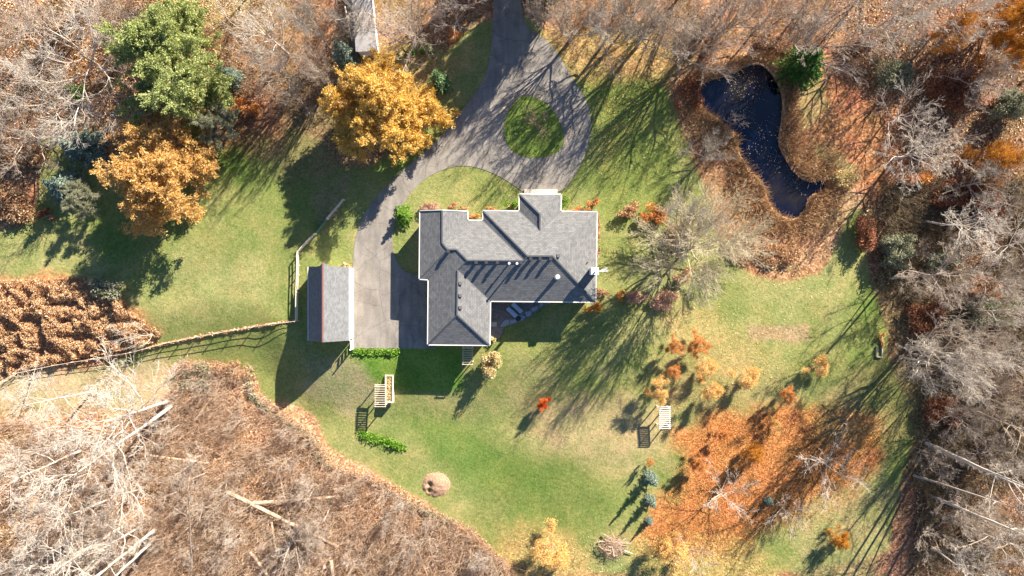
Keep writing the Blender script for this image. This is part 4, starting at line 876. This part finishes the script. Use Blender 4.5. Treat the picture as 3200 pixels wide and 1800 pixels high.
SH = [
 (1345,648,38,1.6,'pinkish','pinkish brown shrub bank at the northwest corner of the house',20,.08),
 (1408,645,30,1.5,'rust','rust shrub bank on the north side of the west gable',13,.08),
 (1448,650,16,1.3,'rust','grey red shrub at the end of the west gable bed',10,.08),
 (1482,674,22,1.0,'orange','orange shrubs tucked in the notch of the north wall',8,.08),
 (1536,653,18,1.1,'orange','orange shrub right of the wall notch',9,.08),
 (1593,644,26,1.8,'green','bright green shrub left of the front entrance',17,.08),
 (1766,632,17,1.8,'green','bright green shrub right of the front entrance',24,.08),
 (1814,652,30,1.2,'orange','low orange shrub bed on the north wall east of the entrance',8,.08),
 (1850,640,22,1.4,'orange','bright orange shrub at the northeast corner of the house',20,.08),
 (1870,715,9,1.0,'rust','narrow rust coloured bed along the east wall, upper part',50,.08),
 (1872,790,9,.8,'rust','narrow rust coloured bed along the east wall, middle part',26,.08),
 (1880,915,24,1.0,'rust','rust and green shrub at the lower east wall',24,.08),
 (1845,960,36,1.4,'amber','bright amber shrub at the southeast corner of the house',18,.10),
 (1960,655,42,1.8,'rust','rust bush on the east lawn, left one with a dark gap',26,.1),
 (2035,668,48,2.2,'orange','larger orange brown bush beside the left rust bush',36,.1),
 (2130,745,50,2.0,'rust','rust shrub mass under the large lawn tree',45,.1),
 (2130,862,32,2.2,'rust','rust shrub below the trunk of the large lawn tree',30,.1),
 (1985,930,38,1.6,'pinkish','greyish pink shrub mass southeast of the house, left part',28,.09),
 (2080,940,50,1.6,'pinkish','greyish pink shrub mass southeast of the house, right part',32,.09),
 (1935,925,22,1.2,'orange','small orange shrub between the house corner and the pink mass',18,.09),
 (1535,1140,34,3.2,'cream','cream leaved round shrub near the south arbour',46,.11),
 (1545,1062,13,1.2,'cream','small cream shrub against the southeast corner of the wing',12,.1),
 (1082,828,20,1.0,'cream','pale grass clump at the north end of the garage',10,.1),
 (1196,668,1,.1,'green','x',1,.08),
 (1330,575,1,.1,'green','x',1,.08),
 (40,640,75,2.2,'rust','rusty shrub mass on the left edge of the left lawn',60,.14),
 (70,480,75,2.2,'rust','reddish shrub mass below the left edge bare tree',50,.14),
 (150,670,36,1.5,'redbrown','dark purplish shrub at the shaded lawn edge',22,.12),
 (740,330,50,2.5,'orange','orange leaved shrub below the pine, left of the pinkish bare tree',24,.12),
 (790,345,26,2.2,'orange','small orange shrub right of the olive tree',26,.12),
 (225,290,45,2.2,'green','green shrub under the pale spreading tree',28,.12),
 (330,900,55,2.4,'olive','green and brown shrub at the shadow tips on the left lawn',38,.14),
 (2700,730,34,3,'redbrown','deep red shrub at the right lawn edge',60,.12),
 (2800,770,50,4,'olive','olive shrub right of the deep red one',42,.12),
 (2790,815,44,3,'olive','yellow green shrub beneath the olive one',30,.12),
 (2860,560,50,3,'orange','orange shrub between bare trees right of the pond',30,.12),
 (2940,820,50,4,'olive','grey green shrub under the white crown near the garden bed',40,.12),
 (3080,640,60,3,'redbrown','dark red brush below the orange brown tree',50,.12),
 (3150,330,60,4,'olive','olive shrub on the right edge at the upper woods',50,.12),
 (2960,280,80,3,'redbrown','dark red brush in the upper right woods',70,.12),
 (2990,600,90,3,'redbrown','red brown brush right of the lawn strip',50,.12),
 (3090,980,80,4,'olive','dull green brush between the white crowns on the right',50,.12),
 (3060,900,60,3,'orange','orange flecked brush between the right hand crowns',40,.12),
 (2690,170,70,1.8,'rust','tan brush right of the white fan tree',60,.12),
 (2780,230,70,2.2,'olive','olive tan brush on the slope in the upper right',60,.12),
 (2420,130,60,1.8,'rust','orange brush directly above the pond',35,.12),
 (2150,290,50,1.6,'redbrown','dark red brush on the left bank of the pond, upper part',60,.12),
 (2345,760,70,1.4,'rust','rust brush below the south end of the pond',60,.12),
 (2440,800,60,1.4,'rust','rust brush at the lower tip of the pond bank',40,.12),
 (2640,560,50,2,'cream','tan bush at the east arm of the pond',30,.12),
 (2950,1290,60,2.5,'redbrown','dark brown brush at the shaded edge of the lower right woods',60,.12),
 (2890,1000,60,2.5,'redbrown','dark brown brush right of the timber frame',60,.12),
 (2755,1060,10,1.2,'gold_l','golden flecked plants inside the timber frame',30,.08),
 (700,1160,60,1.6,'rust','reddish brush at the upper tip of the lower left woods',34,.12),
 (590,1180,50,1.8,'olive','greenish brush beside the base of the leaning white trees',45,.12),
]
M['gold_l'] = M['litter_gold']
for x, y, rx, h, mt, lab, ry, sz in SH:
    if lab == 'x': continue
    shrub(x, y, rx, h, mt, lab, ry, sz)
# low hedge strips
def hedge(pts, wpx, h, matn, label, n, name='hedge'):
    g = np.random.default_rng(len(label)); c = [W(x, y) for x, y in pts]; t = thing(name, label, 'hedge', c[0]); o = c[0]
    P = []; S = []
    seg = [(c[i+1]-c[i]).length for i in range(len(c)-1)]; tot = sum(seg)
    for _ in range(n):
        u = g.uniform(0, tot); i = 0
        while i < len(seg)-1 and u > seg[i]: u -= seg[i]; i += 1
        p = c[i].lerp(c[i+1], u/seg[i]); q = p+V3((g.normal()*wpx/55, g.normal()*wpx/55, 0)); lump = .6+.4*math.sin(p.x*2.3+1)*math.sin(p.y*1.7+p.x)
        P.append((q.x-o.x, q.y-o.y, float(T(q.x, q.y))-o.z+g.uniform(.05, h)*lump))
        if g.random() < .05: S.append((p.x-o.x, p.y-o.y, p.z-o.z-.05, P[-1][0], P[-1][1], P[-1][2], .02, .01))
    link('stems', mesh_np('stems', *tubes(np.array(S), 3), M['twig_tan']), t)
    link('foliage', mesh_np('foliage', *leaves(np.array(P), .13, .09, .8, None, g), M[matn]), t)
hedge([(1108,1098),(1180,1101),(1246,1099)], 13, .6, 'green', 'bright green low plant strip along the south end of the driveway', 1500, 'plant_strip')
hedge([(1128,1352),(1160,1368),(1200,1378),(1232,1388),(1262,1402)], 20, .8, 'green', 'bright green low plant strip curving across the lawn below the arbour', 1700, 'plant_strip')
hedge([(770,1180),(790,1240),(850,1290),(905,1325),(960,1360),(985,1400),(1000,1440),(1040,1465)], 13, 1.0, 'olive', 'yellow green hedge edge of the lower left woods, upper stretch', 3600)
hedge([(1030,1462),(1110,1482),(1180,1508),(1230,1530),(1268,1565)], 13, 1.0, 'rust', 'brown hedge edge of the lower left woods beside the dirt mound', 2500)
hedge([(1268,1572),(1330,1600),(1385,1622),(1415,1640)], 14, .8, 'olive', 'dull green hedge edge below the dirt mound', 2000)
hedge([(1415,1640),(1470,1670),(1520,1720),(1560,1760),(1600,1800),(1640,1850)], 15, 1.0, 'rust', 'brown hedge edge of the lower woods toward the bottom centre', 2800)
hedge([(0,1185),(120,1150),(260,1128),(400,1104),(500,1078),(620,1052),(740,1030),(850,1012),(920,1002)], 7, .5, 'reed', 'strip of dry uncut grass under the long fence', 3000, 'grass_strip')
# dirt mound
def mound():
    g = np.random.default_rng(3); c = W(1362, 1515); n = 26; V = []; F = []
    for i in range(n):
        for j in range(n):
            x = (j/(n-1)-.5)*6.4; y = (i/(n-1)-.5)*6.0; r = math.hypot(x/2.5, y/2.2); z = .75*max(0, 1-r*r)+g.normal()*.06*(r < 1.1)
            hole = math.exp(-((x+1.0)**2+(y-.1)**2)/.12)+math.exp(-((x+1.05)**2+(y+.8)**2)/.08); z -= .8*hole; V.append((x, y, z-.14))
    for i in range(n-1):
        for j in range(n-1): F.append((i*n+j, i*n+j+1, (i+1)*n+j+1, (i+1)*n+j))
    o = link('dirt_mound', mesh_np('dirt_mound', V, F, M['soil'], False), None, c); tag(o, 'bare dirt mound with two dark burrow holes on the lawn', 'mound')
mound()
# brush pile
def brush_pile():
    g = random.Random(4); c = W(1915, 1702); t = thing('brush_pile', 'heap of cut branches and logs beside the young spruces', 'brush pile', c)
    for i in range(26):
        az = g.gauss(-.4, .7); L = g.uniform(1.2, 3.2); p = V3((g.gauss(0,.7), g.gauss(0,.6), g.uniform(.1,.9))); d = V3((math.cos(az), math.sin(az), g.gauss(0,.12)))*L/2
        MB().tube(p-d, p+d, g.uniform(.05,.11), g.uniform(.03,.06), 6).build('branch', M[g.choice(['wood','bark','log'])], t)
    S = []
    for i in range(700):
        p = np.array([g.gauss(0,1.0), g.gauss(0,.8), g.uniform(.05,1.1)]); d = np.array([g.gauss(0,1), g.gauss(0,1), g.gauss(0,.3)])*.35; S.append((*(p-d), *(p+d), .018, .01))
    link('twigs', mesh_np('twigs', *tubes(np.array(S), 3), M['twig_tan']), t)
brush_pile()
# fallen logs
LOGS = [((800,1566),(1065,1546),.24,'long fallen log lying level, touching the diagonal log'),((720,1531),(1070,1706),.26,'long fallen log crossing diagonally below the level one'),((790,1715),(858,1812),.22,'short fallen log at the bottom edge left of the white twiggy tree'),((426,1411),(662,1444),.17,'thin fallen log near the base of the tall leaning trees'),((855,1625),(872,1740),.14,'short dark log standing below the diagonal log'),((610,1320),(690,1210),.14,'thin grey fallen pole near the upper brush'),((1040,1742),(1046,1800),.26,'stubby log with cut end at the bottom edge'),((1085,1800),(1115,1755),.2,'white peeled log at the bottom edge'),((560,1680),(680,1560),.13,'slender fallen pole left of the crossing logs'),((880,1480),(935,1740),.12,'thin leaning pole between the crossing logs'),((1290,1660),(1340,1800),.08,'thin pale fallen pole near the bottom centre'),((1190,1720),(1250,1640),.09,'thin pale stick in the lower brush'),((640,1800),(770,1640),.12,'thin pole at the bottom edge of the lower left woods')]
for (a, b, r, lab) in LOGS:
    A_, B_ = W(*a), W(*b); r *= 1.35; A_.z += r+.8; B_.z += r+.6; mb = MB(); mb.tube(V3((0,0,0)), (B_-A_)*.5+V3((0,0,.06)), r, r*.85, 9); mb.tube((B_-A_)*.5+V3((0,0,.06)), B_-A_, r*.85, r*.6, 9)
    o = mb.build('fallen_log', M['log'], None, A_); tag(o, lab, 'log', 'fallen logs in the lower left woods')
tag(MB().box(0,0,.35,.8,.8,.7).tube((0,0,.6),(0,0,.8),.45,.4,9).build('tree_stump', M['wood'], None, W(1019,1765), .1), 'pale cut stump at the bottom edge between the logs', 'stump')
# ------------------------------------------------------------------ masses nobody could count
def sample(poly, n, g):
    xs = [p[0] for p in poly]; ys = [p[1] for p in poly]; X = g.uniform(min(xs), max(xs), n*3); Y = g.uniform(min(ys), max(ys), n*3)
    k = sdf(X, Y, poly) > 0; X, Y = X[k][:n], Y[k][:n]; return (X-1600)/20, (900-Y)/20
def mk(name, V, F, mat, label, cat):
    o = link(name, mesh_np(name, V, F, M[mat])); tag(o, label, cat, None, 'stuff')
g = np.random.default_rng(77)
def brush(name, polys, n, mat, label, H=1.6, r=.02, lean=.35):
    X = []; Y = []
    for p, w_ in polys: a, b = sample(p, int(n*w_), g); X.append(a); Y.append(b)
    x = np.concatenate(X); y = np.concatenate(Y); keep = fbm(x*.15, y*.15, 4)+g.normal(size=len(x))*.25 > -.12; x, y = x[keep], y[keep]; z = T(x, y)
    S = []
    for _ in range(5):
        m = len(x); x0 = x+g.normal(size=m)*.25; y0 = y+g.normal(size=m)*.25; h = H*g.uniform(.4,1.2,m); dx = g.normal(size=m)*lean*h; dy = g.normal(size=m)*lean*h
        a = np.stack([x0, y0, z-.05], 1); b = np.stack([x0+dx*.4, y0+dy*.4, z+h*.6], 1); c = np.stack([x0+dx*1.2, y0+dy*1.2, z+h], 1)
        rr = np.full((m,1), r); S += [np.concatenate([a,b,rr,rr*.8],1), np.concatenate([b,c,rr*.8,rr*.4],1)]
        e = c+g.normal(size=(m,3))*.3; S.append(np.concatenate([b,e,rr*.7,rr*.4],1))
    mk(name, *tubes(np.concatenate(S), 3), mat, label, 'brush')
BLW = [(-80,1310),(300,1330),(520,1240),(555,1132),(770,1148),(800,1232),(912,1318),(992,1390),(1048,1460),(1248,1534),(1338,1598),(1480,1668),(1612,1800),(1600,1860),(-80,1860)]
TRW = [(2620,60),(2760,180),(2760,600),(2700,640),(2720,820),(2850,880),(2900,1180),(2880,1400),(2860,1860),(3300,1860),(3300,-60),(2560,-60)]
RW2 = [(2760,560),(3300,560),(3300,1860),(2860,1860),(2900,1300),(2850,960),(2740,800)]
TLW = [(-80,-80),(560,-80),(600,120),(760,200),(760,300),(500,340),(220,400),(60,420),(-80,560)]
TOPW = [(1720,-80),(2560,-80),(2560,60),(2440,150),(2120,180),(2080,90),(1760,90)]
TM = [(700,60),(880,-80),(1060,-80),(1100,160),(1000,330),(860,360),(740,280)]
brush('brush_thicket', [(BLW,1)], 17000, 'twig_tan', 'tangle of tan bare brush filling the lower left woods', 1.7, .02)
brush('brush_thicket', [(RW2,1)], 9000, 'twig_grey', 'tangle of grey brown brush on the floor of the right woods', 1.8, .02)
brush('brush_thicket', [(TRW,.4),(TLW,.6)], 2600, 'twig_grey', 'thin grey brush on the floor of the upper woods', 1.3, .018)
brush('brush_thicket', [(TOPW,.6),(TM,.4)], 2400, 'twig_tan', 'thin tan brush under the trees along the top edge', 1.2, .018)
def litter(name, polys, n, mat, label, size=.1, zmax=.06, tilt=.5, clump=0):
    X = []; Y = []
    for p, w_ in polys: a, b = sample(p, int(n*w_), g); X.append(a); Y.append(b)
    x = np.concatenate(X); y = np.concatenate(Y)
    if clump:
        k = fbm(x*.25, y*.25, 6)+g.normal(size=len(x))*.3 > clump-1; x, y = x[k], y[k]
    z = T(x, y)+.02+g.uniform(0, zmax, len(x)); mk(name, *leaves(np.stack([x,y,z],1), size, size*.75, tilt, None, g), mat, label, 'leaves')
LAWN_ALL = [(700,400),(1540,100),(2100,120),(2120,500),(2330,880),(2700,800),(2780,1150),(2800,1790),(1640,1790),(1100,1440),(780,1150),(100,800),(200,450)]
litter('fallen_leaves', [(BLW,.45),(TRW,.3),(TLW,.25)], 60000, 'litter', 'brown leaf litter covering the woodland floor', .13, .15, .7)
litter('fallen_leaves', [(ZONES[13][0],.8),([(2080,1480),(2280,1320),(2700,1280),(2800,1400),(2600,1640),(2200,1790),(1980,1760)],.2)], 22000, 'litter_orange', 'orange carpet of leaves on the lower right lawn', .085, .05, .5, .95)
litter('fallen_leaves', [([(1690,95),(2110,95),(2100,250),(1960,420),(1870,560),(1850,300)],.6),([(2060,980),(2240,960),(2420,1100),(2300,1330),(2050,1300)],.4)], 6500, 'litter_gold', 'golden leaves strewn over the grass near the trees', .07, .05, .5, .9)
litter('fallen_leaves', [([(1850,300),(2110,300),(2240,760),(2600,860),(2600,1200),(1950,1200),(1900,650)],.5),(ISL,.12),([(1560,1700),(1850,1680),(2400,1760),(2400,1800),(1560,1800)],.38)], 2600, 'cream', 'pale scattered leaves on the right lawn', .09, .05, .5)
EDGE = [(1560,290),(1660,275),(1740,320),(1790,420),(1765,470),(1750,380),(1700,320),(1650,305),(1600,330),(1570,400)]
litter('fallen_leaves', [(EDGE,.5),([(1480,300),(1520,230),(1545,80),(1530,230),(1480,330),(1380,440),(1250,550),(1180,600),(1330,470)],.5)], 1600, 'litter', 'leaf drifts along the driveway edges', .09, .05, .5)
litter('fallen_leaves', [([(560,0),(900,0),(880,90),(740,110),(620,90)],1)], 1500, 'litter', 'orange leaves over the tan clearing at the top left', .12, .05, .5)
# shrubby leaf masses
def mass(name, polys, n, mat, label, h, size, lump=.5, tilt=.8):
    X = []; Y = []
    for p, w_ in polys: a, b = sample(p, int(n*w_), g); X.append(a); Y.append(b)
    x = np.concatenate(X); y = np.concatenate(Y); t = np.clip(.5+fbm(x*lump, y*lump, 7, 3)*1.3, .05, 1); z = T(x, y)+t*h*g.uniform(.75,1.05,len(x))
    mk(name, *leaves(np.stack([x,y,z],1), size, size*.6, tilt, None, g), mat, label, 'plants')
LM = [(-60,880),(180,870),(330,900),(430,990),(500,1040),(480,1070),(300,1112),(120,1140),(-60,1190)]
mass('shrub_mass', [(LM,1)], 42000, 'reed', 'dense rusty leaf thicket along the fence at the left edge', 1.5, .12, .8)
mass('shrub_mass', [(LM,1)], 14000, 'rust', 'orange leaves mixed through the thicket at the left edge', 1.7, .12, .8)
ring = [((2085,270,2200,470),.2)]
BANK = smooth([(2100,240),(2300,175),(2430,160),(2490,230),(2510,420),(2640,500),(2650,640),(2560,820),(2420,870),(2300,840),(2270,720),(2300,640),(2260,470),(2130,400)],1)
def bank(n, mat, label, h, size, reed=False):
    a, b = sample(BANK, n*3, g); px = 1600+20*a; py = 900-20*b; d = sdf(px, py, POND); k = (d < -5); a, b, d = a[k], b[k], d[k]
    k = g.random(len(a)) < np.exp(-np.abs(d)/38)*1.2; a, b = a[k][:n], b[k][:n]
    z = T(a, b); tt = np.clip(.5+fbm(a*.6, b*.6, 3, 3)*1.3, .05, 1)
    if reed:
        m = len(a); h_ = h*g.uniform(.4,1.2,m); e = np.stack([a+g.normal(size=m)*.5, b+g.normal(size=m)*.5, np.maximum(z,-.4)+h_], 1); s = np.stack([a,b,z],1); S = np.concatenate([s,e,np.full((m,1),.03),np.full((m,1),.012)],1)
        mk('reeds', *tubes(S, 3), mat, label, 'reeds')
    else: mk('bank_plants', *leaves(np.stack([a,b,z+tt*h*g.uniform(.6,1,len(a))],1), size, size*.6, .8, None, g), mat, label, 'plants')
bank(9000, 'rust', 'rusty plants crowding the pond bank', .9, .13)
bank(13000, 'reed', 'dry reeds leaning around the pond edge', 1.5, .1, True)
a, b = sample(POND, 900, g); kk = fbm(a*.25, b*.25, 2)+g.normal(size=len(a))*.12 > .12; a, b = a[kk], b[kk]; px = 1600+20*a; py = 900-20*b
mk('floating_leaves', *leaves(np.stack([a,b,np.full(len(a),-.43)],1), .055, .045, .05, None, g), 'cream', 'pale leaves floating on the pond', 'leaves')
